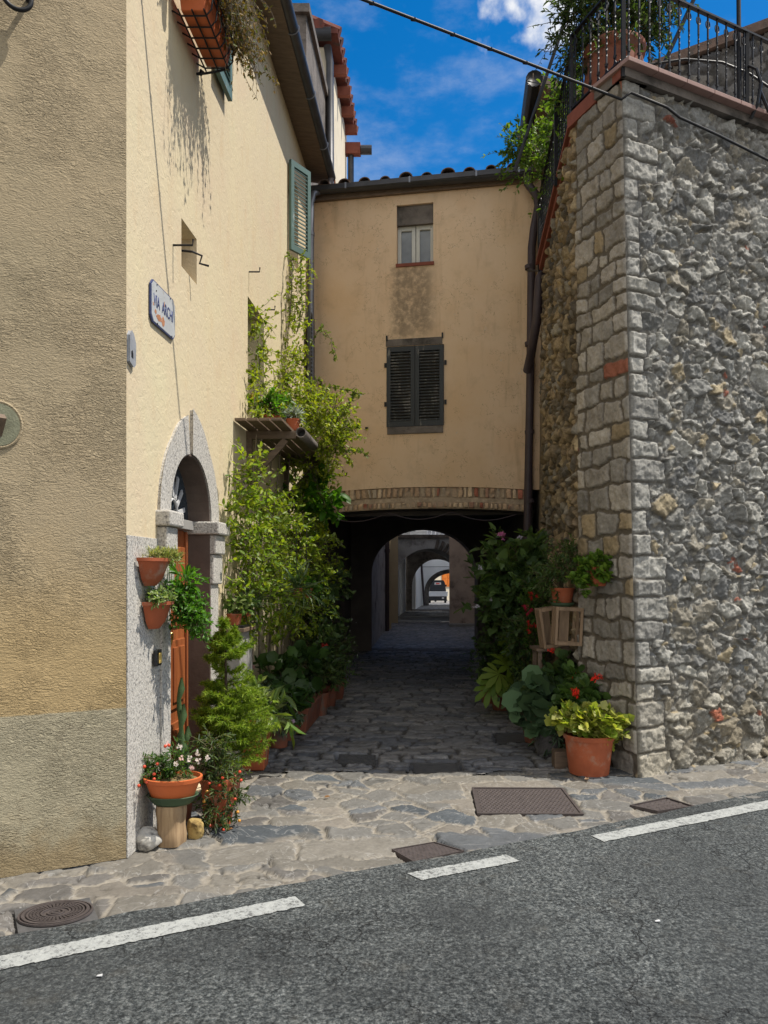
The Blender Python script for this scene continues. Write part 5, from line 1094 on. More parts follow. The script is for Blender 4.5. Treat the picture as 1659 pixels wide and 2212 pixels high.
# ---- shelf with pots over the wall
T = thing('wall_shelf', 'weathered plank shelf on wooden struts under the climbing vine', 'shelf', LW(7.9, .2, 2.92))
mb = MB(); o = 0
for k in range(4): mb.box(LW, 6.62, 9.05, .012+k*.105, .012+k*.105+.092, 2.92, 2.945)
objs('plank', mb, M['oldwood'], T, bevel=.003)
mb = MB()
for y in (7.08, 8.85): mb.box(LW, y, y+.06, .0, .46, 2.845, 2.918)
objs('bearer', mb, M['oldwood'], T, bevel=.004)
mb = MB()
for y in (7.09, 8.86): mb.bar(LW(y+.02, .015, 2.45), LW(y+.02, .36, 2.84), .045, .06)
objs('strut', mb, M['oldwood'], T, bevel=.004)
mb = MB(); mb.box(LW, 7.08, 7.13, .0, .05, 2.3, 2.845); mb.box(LW, 8.85, 8.90, .0, .05, 2.3, 2.845); objs('upright', mb, M['oldwood'], T)
T = thing('plastic_pipe', 'grey plastic pipe lying along the outer edge of the plank shelf', 'pipe', LW(7.2, .5, 2.88))
mb = MB(); n = 18
for r, yy in ((.048, 6.98), (.048, 7.7), (.040, 7.7), (.040, 6.98)):
    for k in range(n): t = 2*math.pi*k/n; mb.v.append(tuple(LW(yy, .52 + r*math.cos(t), 2.885 + r*math.sin(t))))
for i in range(4):
    for k in range(n): mb.f.append((i*n+k, i*n+(k+1)%n, ((i+1)%4)*n+(k+1)%n, ((i+1)%4)*n+k))
obj('tube', mb, M['darkcement'], T, smooth=True)
mb = MB(); mb.lathe((0,0,0), [(.001,0),(.043,0)], 16); mb.v = [tuple(LW(7.1, .52 + x, 2.885 + y)) for x, y, z in mb.v]; obj('stopper', mb, M['black'], T)
def pot_plant(name, label, cat, c, r, h, seed, blobs, n, length, per, size, shape, pal, potmat='terra', group=None, fl=(), **kw):
    T = thing(name, label, cat, c, group); pa = {k: kw.pop(k) for k in ('taper', 'sx', 'sy', 'rot', 'a0', 'a1') if k in kw}
    pot(T, c, r, h, potmat, **pa); shrub(T, seed, blobs, n, length, per, size, shape, pal, root=Vector(c) + Vector((0,0,h*.85)), **kw)
    for f in fl: flower(T, *f)
    return T
pot_plant('potted_plant', 'terracotta pot with purple star flowers on the plank shelf', 'potted plant', LW(7.3, .18, 2.946), .09, .15, 41, [(LW(7.3,.18,3.2),(.12,.16,.1))], 40, .13, 8, .05, 'oval', BRIGHT, fl=[(A(575,868,7.25), .05, (.45,.05,.28), 'daisy'), (A(568,858,7.25), .035, (.55,.3,.5), 'cluster')])
pot_plant('potted_plant', 'terracotta pot of grey spiky succulent at the outer end of the plank shelf', 'potted plant', LW(7.25, .40, 2.946), .07, .11, 42, [(LW(7.25,.40,3.09),(.07,.07,.04))], 30, .07, 8, .07, 'needle', [(.20,.24,.20),(.26,.30,.27)], mat='dullleaf')
pot_plant('potted_plant', 'red clay pot with leafy green plant beside the window above the shelf', 'potted plant', LW(7.65, .2, 2.946), .09, .16, 43, [(LW(7.65,.2,3.2),(.12,.15,.12))], 40, .14, 8, .045, 'oval', MIDG, fl=[(A(545,858,7.4), .045, (.75,.16,.06), 'cluster')])

# ---- window box high on the corner house
T = thing('window_box', 'terracotta window box in an iron cradle high on the cream wall', 'window box', LW(5.3, .15, 5.3))
mb = MB(); mb.hexa([LW(5.05,.07,5.30), LW(5.62,.07,5.30), LW(5.62,.22,5.30), LW(5.05,.22,5.30), LW(5.02,.055,5.50), LW(5.65,.055,5.50), LW(5.65,.255,5.50), LW(5.02,.255,5.50)]); mb.box(LW, 5.01, 5.66, .045, .265, 5.47, 5.505); obj('trough', mb, M['terra_o'], T, bevel=.006)
mb = MB()
for y in np.arange(5.08, 5.62, .105): mb.tube([LW(y,.0,5.32), LW(y,.06,5.285), LW(y,.225,5.285), LW(y,.262,5.33), LW(y,.275,5.46)], .006, 5)
for o_, z in ((.06,5.285),(.15,5.283),(.228,5.287),(.27,5.40),(.275,5.46)): mb.tube([LW(5.02,o_,z), LW(5.64,o_,z)], .006, 5)
mb.tube([LW(5.6,.0,5.24), LW(5.61,.06,5.25), LW(5.62,.14,5.27), LW(5.62,.22,5.29)], .009, 6); mb.tube([LW(5.53,.05,5.22), LW(5.53,.07,5.205), LW(5.53,.055,5.19), LW(5.53,.04,5.20)], .012, 6); obj('iron_cradle', mb, M['iron'], T)
DRY = [(.16,.12,.03), (.20,.14,.04), (.11,.10,.025), (.24,.15,.06), (.10,.12,.03)]
rng = np.random.RandomState(77); L_ = []
for i in range(170):
    y = rng.uniform(5.0, 5.75); o0 = rng.uniform(.16, .30); p = np.array(LW(y, o0, 5.50 + rng.uniform(-.02,.12))); d = np.array([rng.uniform(.1,.9), rng.uniform(-.2,.75), rng.uniform(.0,.5)]); q = [p]; ln = rng.uniform(.18, .52)/8
    for k in range(8): d = d/np.linalg.norm(d); q.append(q[-1] + d*ln); d = d + np.array([0, 0, -.42]) + rng.normal(0, .25, 3)
    L_.append(q)
tw = np.array(L_); P, D, t = on_twigs(rng, tw, 16, 1.1); foliage([leaf_arrays(P, D, .026, 'oval', DRY, rng, .7)], T, 'trailing_plant', 'dullleaf'); stems(tw, T, 'greystem', .003)
pot_plant('potted_plant', 'small blue pot on the sill beside the window box at the top of the frame', 'potted plant', LW(4.93, .13, 5.40), .055, .12, 78, [(LW(4.93,.13,5.62),(.06,.06,.06))], 22, .1, 8, .03, 'oval', MIDG, potmat='blue')

# ---- pots by the door
def wallpot(c, w, h, dpt, mat, name='pot', pt=None):       # half pot fixed flat against the wall
    mb = MB(); prof = [(.35, 0), (.62, h*.25), (.86, h*.75), (.95, h*.88), (1.02, h*.88), (1.04, h), (.93, h), (.85, h*.85)]
    b = len(mb.v); n = 20
    for r, z in prof:
        for k in range(n+1):
            t = -math.pi/2 + math.pi*k/n; mb.v.append(tuple(LW(c[0] + w*r*math.sin(t), c[1] + dpt*r*max(0, math.cos(t)), c[2] + z)))
    for i in range(len(prof)-1):
        for k in range(n): mb.f.append((b+i*(n+1)+k, b+i*(n+1)+k+1, b+(i+1)*(n+1)+k+1, b+(i+1)*(n+1)+k))
    mb.f.append(tuple(b+k for k in range(n+1))); mb.f.append(tuple(b+7*(n+1)+k for k in reversed(range(n+1))))
    o = obj(name, mb, M[mat], pt, smooth=True); o.modifiers.new('edges', 'EDGE_SPLIT').split_angle = math.radians(40); return o
T = thing('wall_pot', 'upper terracotta half pot of yellow green stonecrop on the granite corner', 'wall pot', LW(4.60, .03, 1.53)); wallpot((4.60, .022, 1.53), .175, .165, .125, 'terra', pt=T)
shrub(T, 51, [(LW(4.60,.09,1.705),(.05,.17,.03)), (LW(4.66,.14,1.70),(.05,.12,.03))], 240, .045, 11, .024, 'needle', [(.34,.36,.10), (.28,.33,.12), (.42,.40,.16), (.18,.26,.06)], mat='leaf', up=.6, droop=.1, r0=.002, name='stonecrop')
T = thing('wall_pot', 'lower terracotta half pot trailing bright green fern leaves beside the door', 'wall pot', LW(4.66, .03, 1.26)); wallpot((4.66, .022, 1.27), .155, .165, .12, 'terra', pt=T)
shrub(T, 52, [(LW(4.62,.09,1.45),(.05,.15,.03))], 90, .06, 9, .024, 'oval', [(.22,.30,.10), (.30,.36,.20), (.12,.22,.05)], up=.5, droop=.2, r0=.002)
shrub(T, 53, [(A(402,1290,4.85),(.07,.10,.09)), (A(415,1320,4.85),(.07,.1,.08)), (A(425,1348,4.85),(.045,.08,.06)), (A(385,1280,4.8),(.05,.08,.05))], 210, .11, 12, .026, 'oval', BRIGHT, up=-.1, droop=.6, r0=.002, name='trailing_leaves')
shrub(T, 54, [(A(398,1262,4.9),(.05,.06,.03))], 16, .13, 6, .075, 'long', BRIGHT, up=.5, droop=.5, r0=.002, name='long_leaves')
# log, saucer, flower bowl
T = thing('wooden_log', 'upright cut log standing at the granite corner as a pot stand', 'log', G(362, 1830) + Vector((0,.07,0))); c = Vector(T.location)
mb = MB(); rs = np.random.RandomState(3); prof = [(.001,0)] + [(.086 + .004*math.sin(z*40), z) for z in np.linspace(0, .235, 10)] + [(.001,.237)]; mb.lathe(c, prof, 26)
mb.v = [(c.x + (x-c.x)*(1+.05*math.sin(5*math.atan2(y-c.y, x-c.x)) + .02*math.sin(17*math.atan2(y-c.y, x-c.x))), c.y + (y-c.y)*(1+.05*math.sin(5*math.atan2(y-c.y, x-c.x))), z) for x, y, z in mb.v]; obj('trunk', mb, M['log'], T, smooth=True).modifiers.new('edges', 'EDGE_SPLIT').split_angle = math.radians(50)
mb = MB(); mb.lathe(c + Vector((.01,0,.238)), [(.001,.0),(.70,.0),(.78,.012),(.92,.045),(1.0,.052),(.97,.056),(.86,.045),(.72,.02),(.001,.018)], 34, .155, .115)
mb.v = [tuple(v) for v in mb.v]; o = obj('pot_saucer', mb, M['greenpl'], None, smooth=True); tag(o, 'oval green plastic saucer on top of the cut log', 'saucer')
bc = c + Vector((.012, 0, .268)); T = thing('flower_bowl', 'wide orange bowl of white and red flowers on the log at the corner', 'flower bowl', bc)
mb = MB(); mb.lathe(bc, [(.001,0),(.68,0),(.74,.01),(.93,.095),(.95,.105),(1.02,.108),(1.04,.13),(.96,.132),(.90,.10),(.001,.10)], 36, .168, .135, .0); obj('bowl', mb, M['terra_o'], T, smooth=True).modifiers.new('edges', 'EDGE_SPLIT').split_angle = math.radians(45)
mb = MB(); mb.lathe(bc, [(.001,.118),(.94,.108)], 30, .165, .132); obj('soil', mb, simple('mulch', (.20,.14,.06), .95, .6, 60, .8, .01), T)
shrub(T, 61, [(bc + Vector((-.09,.02,.19)),(.08,.07,.07)), (bc + Vector((.0,.05,.2)),(.09,.06,.08)), (bc + Vector((-.15,0,.14)),(.05,.06,.06)), (bc + Vector((-.04,0,.16)),(.05,.04,.04))], 95, .10, 9, .034, 'long', MIDG, root=bc + Vector((-.05,.02,.11)), up=.2, droop=.3, r0=.002)
for px, py in ((430,1642),(448,1628),(450,1645),(470,1638),(413,1640),(402,1652),(412,1615),(385,1607),(437,1660)): flower(T, A(px-22, py-2, 4.45), .014, (.75,.66,.66) if (px % 2 == 0) else (.78,.55,.55), 'cluster')
for px, py in ((318,1690),(340,1650),(333,1672),(333,1683),(312,1656),(300,1697),(357,1612),(365,1610)): berry(T, A(px, py, 4.42), .010)
# solanum behind the log
bp = G(462, 1792) + Vector((0,.12,0)); T = pot_plant('berry_plant', 'drooping winter cherry bush with red berries in a clay pot by the log', 'potted plant', bp, .115, .30, 62, [(bp + Vector((0,-.02,.34)),(.15,.14,.14)), (bp + Vector((.08,-.08,.2)),(.11,.09,.13)), (bp + Vector((.02,-.13,.10)),(.12,.07,.09)), (bp + Vector((-.03,-.02,.5)),(.1,.1,.1))], 170, .13, 12, .034, 'long', [(.05,.085,.025), (.07,.11,.03), (.035,.065,.02), (.10,.13,.035)], up=-.1, droop=.6, r0=.0025, k=20)
rs = np.random.RandomState(9)
for i in range(15): px, py = rs.uniform(440, 522), rs.uniform(1662, 1800); berry(T, A(px, py, bp.y - .17), .010, 'berry' if i % 4 else 'berry_y')
# rocks
def rock(name, label, c, r, mat, seed):
    bm = bmesh.new(); bmesh.ops.create_icosphere(bm, subdivisions=4, radius=1); rs = np.random.RandomState(seed); cuts = rs.normal(0, 1, (9, 3)); cuts /= np.linalg.norm(cuts, axis=1, keepdims=True)
    for v in bm.verts:
        p = np.array(v.co); 
        for k, d in enumerate(cuts): s_ = p @ d; lim = .62 + .3*((k*37) % 10)/10; p = p - d*max(0, s_-lim)*.9
        p = p*(1 + .22*float(fbm(np.array([p[0]*3+seed]), np.array([p[2]*3+p[1]*2]), 4)[0])); v.co = (c[0] + p[0]*r[0], c[1] + p[1]*r[1], c[2] + p[2]*r[2])
    me = bpy.data.meshes.new(name); bm.to_mesh(me); bm.free(); o = link(name, me, M[mat], None, True); return tag(o, label, 'rock')
rock('field_stone', 'pale veined stone lying left of the log at the house corner', G(313, 1838) + Vector((.0,.06,.045)), (.085,.07,.075), 'rocka', 4)
rock('field_stone', 'yellow ochre stone standing right of the log', G(413, 1818) + Vector((.01,.05,.06)), (.055,.05,.085), 'rockb', 5)
# spruce
tb = LW(5.42, .26, 0); T = thing('potted_spruce', 'young potted spruce tree with bright green needles in front of the door', 'spruce tree', tb)
pot(T, tb, .12, .24, 'terra_d'); mb = MB(); mb.tube([tb + Vector((0,0,.2)), tb + Vector((.01,0,.6)), tb + Vector((0,.01,1.0)), tb + Vector((.005,0,1.2))], [.014,.011,.008,.003], 8); obj('trunk', mb, M['bark'], T, smooth=True)
rng = np.random.RandomState(88); br = []; sub = []
for z, L0, n in [(.34,.30,11),(.42,.33,12),(.50,.33,12),(.58,.32,12),(.66,.30,11),(.73,.27,9),(.80,.22,7),(.90,.17,3),(1.0,.20,8),(1.06,.17,7),(1.13,.12,6),(1.2,.06,4)]:
    for k in range(n):
        a = 2*math.pi*(k + rng.uniform(-.3,.3))/n + z*9; L1 = L0*rng.uniform(.7, 1.1); d = np.array([math.cos(a), math.sin(a), .18]); p0 = np.array(tb) + np.array([0,0,z + rng.uniform(-.035,.035)]); d[2] += rng.uniform(-.15,.2)
        if math.cos(a) < -.2: L1 *= .7
        pts = [p0 + d*L1*t + np.array([0,0,-.10*L1*t*t*2 + .06*t**3]) for t in np.linspace(0, 1, 6)]; br.append(pts)
        for j in range(11):
            t = .18 + .82*j/11; q = p0 + d*L1*t + np.array([0,0,-.2*L1*t*t + .06*t**3]); s_ = 1 if j % 2 else -1; e = np.array([math.cos(a + s_*.75), math.sin(a + s_*.75), rng.uniform(-.25,.2)]); l2 = L1*(.42*(1-t)+.13)
            sub.append([q + e*l2*x for x in np.linspace(0, 1, 6)])
br = np.array(br); sub = np.array(sub); P1_, D1_, t1 = on_twigs(rng, br, 70, .75, .15); P2_, D2_, t2 = on_twigs(rng, sub, 46, .75, 0)
foliage([leaf_arrays(np.concatenate([P1_, P2_]), np.concatenate([D1_, D2_]), .030, 'needle', [(.13,.22,.015), (.16,.26,.02), (.10,.18,.012), (.20,.28,.025)], rng, 1, t=np.concatenate([t1, t2]), tipcol=(.26,.32,.03))], T, 'needles', 'needle'); stems(np.concatenate([br, sub]), T, 'bark', .003, 'branches')
# cactus by the jamb
cb = LW(5.02, .09, 0); T = thing('cactus', 'tall thin prickly cactus in a small pot beside the door jamb', 'cactus', cb); pot(T, cb, .07, .16, 'terra_d')
mb = MB()
for dx, dy, z0, z1 in ((0,0,.12,.75),(.02,.03,.12,.6),(-.02,.02,.3,.92),(.03,-.02,.1,.45)): mb.tube([cb + Vector((dx,dy,z0 + (z1-z0)*k/9)) + Vector((.012*math.sin(k*1.7), .012*math.cos(k*2.1), 0)) for k in range(10)], [.018 + .006*math.sin(k*2.6) for k in range(9)] + [.006], 7)
obj('stem', mb, simple('cactus_skin', (.05,.09,.03), .7, .3, 12, .3, .004), T, smooth=True)

# ---- square planter, daisies, shade plants along the left wall
pc = Vector((-1.07, 6.36, 0)); T = thing('square_planter', 'tall square terracotta planter with pale variegated long leaves', 'planter', pc)
mb = MB(); w0, w1_ = .095, .125; q0 = [pc + Vector((sx*w0, sy*w0*1.15, 0)) for sx, sy in ((-1,-1),(1,-1),(1,1),(-1,1))]; q1 = [pc + Vector((sx*w1_, sy*w1_*1.15, .42)) for sx, sy in ((-1,-1),(1,-1),(1,1),(-1,1))]; mb.hexa(q0 + q1); mb.box(lambda a, o, z: pc + Vector((a, o, z)), -.135, .135, -.152, .152, .385, .425); obj('pot', mb, M['terra'], T, bevel=.01)
shrub(T, 71, [(pc + Vector((0,0,.5)),(.16,.17,.08)), (pc + Vector((.12,-.1,.44)),(.1,.08,.08))], 46, .2, 5, .13, 'long', [(.16,.24,.07), (.26,.32,.14), (.10,.18,.04), (.22,.30,.06)], root=pc + Vector((0,0,.40)), up=.1, droop=.55, r0=.003)
for px, py in ((520,1508),(512,1515),(530,1503),(517,1522)): flower(T, A(px, py, 6.15), .018, (.62,.22,.24), 'cluster')
dp = G(598, 1618) + Vector((0,.1,0)); T = pot_plant('daisy_pot', 'grey green daisy bush with pale lilac flowers in a dark clay pot', 'potted plant', dp, .11, .2, 72, [(dp + Vector((-.02,-.05,.38)),(.19,.2,.13)), (dp + Vector((.05,-.1,.25)),(.14,.14,.12)), (dp + Vector((-.1,-.02,.5)),(.12,.15,.1))], 150, .12, 11, .042, 'long', GREYG, potmat='terra_d', up=.3, droop=.2, r0=.002, mat='dullleaf')
for px, py, r in ((588,1520,.030),(574,1514,.024),(565,1492,.026),(633,1558,.026)): flower(T, A(px, py, dp.y - .28), r, (.66,.50,.70), 'daisy', (.3,-1,.6 if py < 1550 else 0))
SH = 'shade plants along the left alley wall'
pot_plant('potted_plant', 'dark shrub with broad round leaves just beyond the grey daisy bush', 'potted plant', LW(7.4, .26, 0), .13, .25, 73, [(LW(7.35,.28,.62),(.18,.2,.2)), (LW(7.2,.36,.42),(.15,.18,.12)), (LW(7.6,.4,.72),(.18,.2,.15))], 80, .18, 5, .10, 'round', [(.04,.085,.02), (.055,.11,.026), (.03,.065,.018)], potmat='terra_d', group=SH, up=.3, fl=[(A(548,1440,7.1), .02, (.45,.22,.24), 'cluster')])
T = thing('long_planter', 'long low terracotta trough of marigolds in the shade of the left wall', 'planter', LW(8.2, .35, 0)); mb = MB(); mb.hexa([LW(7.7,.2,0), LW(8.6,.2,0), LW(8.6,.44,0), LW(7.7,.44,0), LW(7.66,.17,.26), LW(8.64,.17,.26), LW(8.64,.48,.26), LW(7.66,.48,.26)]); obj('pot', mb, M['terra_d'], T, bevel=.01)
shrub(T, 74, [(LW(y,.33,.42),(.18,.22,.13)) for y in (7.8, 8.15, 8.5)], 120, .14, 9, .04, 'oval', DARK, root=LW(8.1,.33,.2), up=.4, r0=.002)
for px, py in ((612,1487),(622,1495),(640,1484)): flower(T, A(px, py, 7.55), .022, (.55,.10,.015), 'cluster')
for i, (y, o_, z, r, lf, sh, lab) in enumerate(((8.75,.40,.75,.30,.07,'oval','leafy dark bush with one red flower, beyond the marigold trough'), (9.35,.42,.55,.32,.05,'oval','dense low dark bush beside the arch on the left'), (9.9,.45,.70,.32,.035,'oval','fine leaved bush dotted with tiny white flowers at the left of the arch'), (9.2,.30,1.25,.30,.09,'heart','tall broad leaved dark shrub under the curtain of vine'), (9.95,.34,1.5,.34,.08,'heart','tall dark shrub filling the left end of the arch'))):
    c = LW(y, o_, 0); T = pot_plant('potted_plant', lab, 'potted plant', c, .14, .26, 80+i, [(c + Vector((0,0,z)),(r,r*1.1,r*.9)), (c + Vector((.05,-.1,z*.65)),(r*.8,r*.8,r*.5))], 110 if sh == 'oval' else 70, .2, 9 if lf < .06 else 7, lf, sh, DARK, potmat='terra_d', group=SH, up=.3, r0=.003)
    if i == 0: flower(T, A(702, 1395, 8.5), .035, (.45,.03,.03), 'cluster')
    if i == 2:
        for k in range(26): rs = np.random.RandomState(k+300); flower(T, c + Vector((rs.uniform(-.25,.3), rs.uniform(-.35,-.2), z + rs.uniform(-.2,.35))), .006, (.6,.6,.62), 'cluster')

# ---- cement meter box with a tray of pots
T = thing('meter_cabinet', 'grey cement meter cabinet against the wall right of the door', 'cabinet', LW(6.3, .1, 0)); mb = MB(); mb.box(LW, 6.19, 6.60, .0, .17, 0, 1.13); obj('body', mb, M['cement'], T, bevel=.008)
mb = MB(); mb.box(LW, 6.16, 6.66, .0, .21, 1.132, 1.165); obj('board', mb, M['oldwood'], T, bevel=.004); mb = MB(); mb.box(LW, 6.17, 6.64, .02, .20, 1.166, 1.185); obj('tray', mb, M['black'], T)
pot_plant('potted_plant', 'small terracotta pot of pale edged leaves on the grey cabinet', 'potted plant', LW(6.28, .10, 1.187), .065, .09, 91, [(LW(6.3,.12,1.33),(.07,.07,.05)), (LW(6.35,.18,1.32),(.06,.06,.05))], 32, .10, 6, .06, 'oval', [(.14,.22,.05), (.22,.28,.10), (.08,.15,.03)], up=.3)
pot_plant('potted_plant', 'arching grass leaved plant at the far end of the grey cabinet', 'potted plant', LW(6.52, .12, 1.187), .06, .09, 92, [(LW(6.55,.16,1.34),(.06,.08,.05))], 20, .08, 4, .20, 'blade', [(.06,.10,.04), (.09,.13,.06)], up=.5, fl=())
pot_plant('hanging_plant', 'spider plant with long arching leaves hanging below the vine', 'hanging plant', A(640, 1292, 7.6), .08, .10, 93, [(A(640,1280,7.6),(.06,.06,.03))], 26, .07, 5, .24, 'blade', [(.07,.13,.05), (.16,.22,.10)], up=.6)
pot_plant('hanging_plant', 'small bright green leafy plant in a hanging pot at the edge of the vine', 'hanging plant', A(662, 1292, 8.0), .07, .10, 94, [(A(662,1268,8.0),(.12,.12,.09))], 60, .10, 9, .035, 'oval', BRIGHT, up=.2)
mb = MB()
for px, Y in ((640, 7.6), (662, 8.0)): mb.tube([A(px, 1262, Y), A(px, 1190, Y), A(px, 1130, Y)], .004, 5)
for i, o in enumerate(objs('hanging_wire', mb, M['iron'])): tag(o, ['thin wire holding up the spider plant', 'thin wire holding up the bright green hanging pot'][i], 'wire')

# ================================================================== RIGHT SIDE
bp = G(1286, 1682) + Vector((0,.19,0)); T = pot_plant('potted_plant', 'big terracotta pot with bright variegated leaves at the foot of the terrace corner', 'potted plant', bp, .20, .315, 101, [(bp + Vector((0,-.02,.40)),(.24,.2,.08)), (bp + Vector((.16,-.03,.36)),(.11,.12,.07)), (bp + Vector((-.14,0,.42)),(.12,.12,.08))], 150, .12, 8, .062, 'trefoil', YELG, potmat='terra', up=.35, droop=.3, r0=.003, taper=.78)
GER = 'scarlet geraniums beside the terrace corner'
gp = Vector((1.66, 6.55, 0)); T = pot_plant('geranium', 'geranium with scalloped green leaves and red heads behind the big pot', 'geranium', gp, .13, .3, 102, [(gp + Vector((0,-.02,.5)),(.2,.16,.17)), (gp + Vector((.08,-.05,.4)),(.16,.12,.12)), (gp + Vector((.02,0,.66)),(.1,.1,.08))], 110, .12, 8, .065, 'round', [(.08,.15,.04), (.11,.19,.05), (.06,.115,.03)], potmat='terra_d', up=.4)
for px, py in ((1283,1466),(1292,1463),(1240,1497),(1247,1500)): flower(T, A(px, py, 6.35), .030, (.72,.03,.015), 'cluster')
gp = Vector((1.62, 6.95, 0)); T = pot_plant('geranium', 'darker geranium in the shade, left of the variegated pot', 'geranium', gp, .13, .28, 103, [(gp + Vector((-.06,0,.55)),(.2,.18,.2)), (gp + Vector((.03,0,.75)),(.15,.12,.14))], 80, .14, 7, .07, 'round', DARK, potmat='terra_d', up=.4)
for px, py in ((1236,1461),(1232,1482),(1190,1406),(1243,1462)): flower(T, A(px, py, 6.75), .030, (.66,.03,.015), 'cluster')
T = thing('wooden_block', 'small wooden block on the cobbles beside the big terracotta pot', 'wood block', G(1222, 1658)); c = Vector(T.location); mb = MB(); mb.box(lambda a, o, z: c + Vector((a, o, z)), -.09, .08, 0, .13, -.02, .13); obj('block', mb, M['oldwood'], T, bevel=.008)
rock('rough_stone', 'dark rough stone lump standing on the cobbles under the grey leaved plant', G(1185, 1632) + Vector((.02,.1,.13)), (.13,.11,.19), 'rockc', 8)
lp = Vector((1.46, 7.35, 0)); T = thing('mullein_plant', 'big plant with large soft grey green leaves on the right of the alley', 'plant', lp); pot(T, lp, .15, .25, 'terra_d')
shrub(T, 105, [(A(1160,1500,7.0),(.2,.2,.2)), (A(1150,1550,6.9),(.16,.16,.12)), (A(1195,1540,6.9),(.14,.15,.12))], 46, .13, 3, .155, 'round', [(.06,.11,.05), (.075,.13,.06), (.05,.09,.042)], root=lp + Vector((0,0,.2)), mat='dullleaf', up=.5, droop=.2, jit=.45, r0=.006, face=(0,-1.6,0))
shrub(T, 106, [(A(1195,1585,6.85),(.16,.14,.1))], 40, .14, 7, .07, 'long', GREYG, mat='dullleaf', up=.1, droop=.4, name='low_leaves')
fp = G(1080, 1520); T = thing('fatsia_plant', 'yellow green fatsia with big hand shaped leaves in a terracotta pot', 'potted plant', fp); pot(T, fp, .12, .27, 'terra_d')
P = []; D = []
for px, py, dx, dz in ((1135,1395,.5,.5),(1150,1380,.2,.8),(1112,1405,-.7,.3),(1132,1425,-.2,-.5),(1100,1440,-.5,.2),(1080,1455,-.4,-.3),(1072,1470,-.7,-.5),(1062,1480,-.3,-.8),(1090,1470,.3,-.6),(1120,1440,.6,-.1),(1100,1400,-.3,.6)): P.append(tuple(A(px, py, 8.6))); D.append((dx, -.35, dz))
rng = np.random.RandomState(107); foliage([leaf_arrays(np.array(P), np.array(D), .25, 'lobed', [(.24,.34,.05), (.30,.40,.07), (.17,.27,.04)], rng, .25, .2, face=(0,-1.3,.1))], T); mb = MB()
for p in P: mb.tube([fp + Vector((0,0,.22)), (fp + Vector((0,0,.3)) + Vector(p))*.5 + Vector((0,0,.12)), Vector(p)], .006, 5)
obj('stalks', mb, M['stem'], T)
SR = 'shade plants along the right alley wall'
hb = Vector((1.62, 8.9, 0)); T = pot_plant('hibiscus_shrub', 'tall leafy hibiscus with a pink flower at the right of the arch', 'shrub', hb, .18, .35, 108, [(A(1100,1225,8.8),(.33,.35,.28)), (A(1150,1190,8.8),(.22,.3,.25)), (A(1085,1300,8.8),(.3,.35,.25)), (A(1130,1290,8.6),(.3,.35,.3)), (A(1155,1240,8.6),(.2,.3,.3)), (A(1075,1250,8.8),(.2,.25,.15))], 240, .30, 8, .095, 'heart', [(.085,.15,.05), (.115,.19,.06), (.14,.22,.075), (.065,.115,.042)], potmat='terra_d', up=.3, droop=.4, r0=.004, k=24)
for px, py, r, c in ((1083,1157,.055,(.60,.18,.42)), (1123,1162,.03,(.5,.45,.6)), (1037,1226,.028,(.5,.47,.6)), (1030,1310,.03,(.55,.52,.62)), (1060,1296,.02,(.5,.47,.58))): flower(T, A(px, py, 8.45), r, c, 'cluster')
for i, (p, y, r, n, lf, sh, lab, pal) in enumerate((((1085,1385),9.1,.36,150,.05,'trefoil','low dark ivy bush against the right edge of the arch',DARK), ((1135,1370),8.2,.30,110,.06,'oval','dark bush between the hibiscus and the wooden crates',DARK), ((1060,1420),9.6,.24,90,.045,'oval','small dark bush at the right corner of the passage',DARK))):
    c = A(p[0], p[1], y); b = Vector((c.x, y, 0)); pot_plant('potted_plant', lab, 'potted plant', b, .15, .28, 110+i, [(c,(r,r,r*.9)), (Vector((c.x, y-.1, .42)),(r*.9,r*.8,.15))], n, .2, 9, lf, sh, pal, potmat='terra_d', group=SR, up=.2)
sp_ = Vector((1.52, 7.8, 0)); T = pot_plant('salvia_bush', 'salvia bush with spikes of small crimson flowers left of the crates', 'shrub', sp_, .14, .28, 115, [(A(1155,1295,7.7),(.16,.2,.2)), (A(1150,1340,7.7),(.15,.2,.2)), (A(1165,1390,7.6),(.15,.2,.2))], 120, .2, 11, .04, 'oval', MIDG, potmat='terra_d', up=.6, droop=.2)
for px, py in ((1147,1282),(1148,1290),(1160,1288),(1133,1308),(1136,1316),(1146,1318),(1140,1326),(1143,1345),(1146,1352),(1142,1362),(1158,1352)): flower(T, A(px, py, 7.45), .022, (.42,.015,.06) if py > 1300 and py < 1330 else (.5,.02,.02), 'cluster')
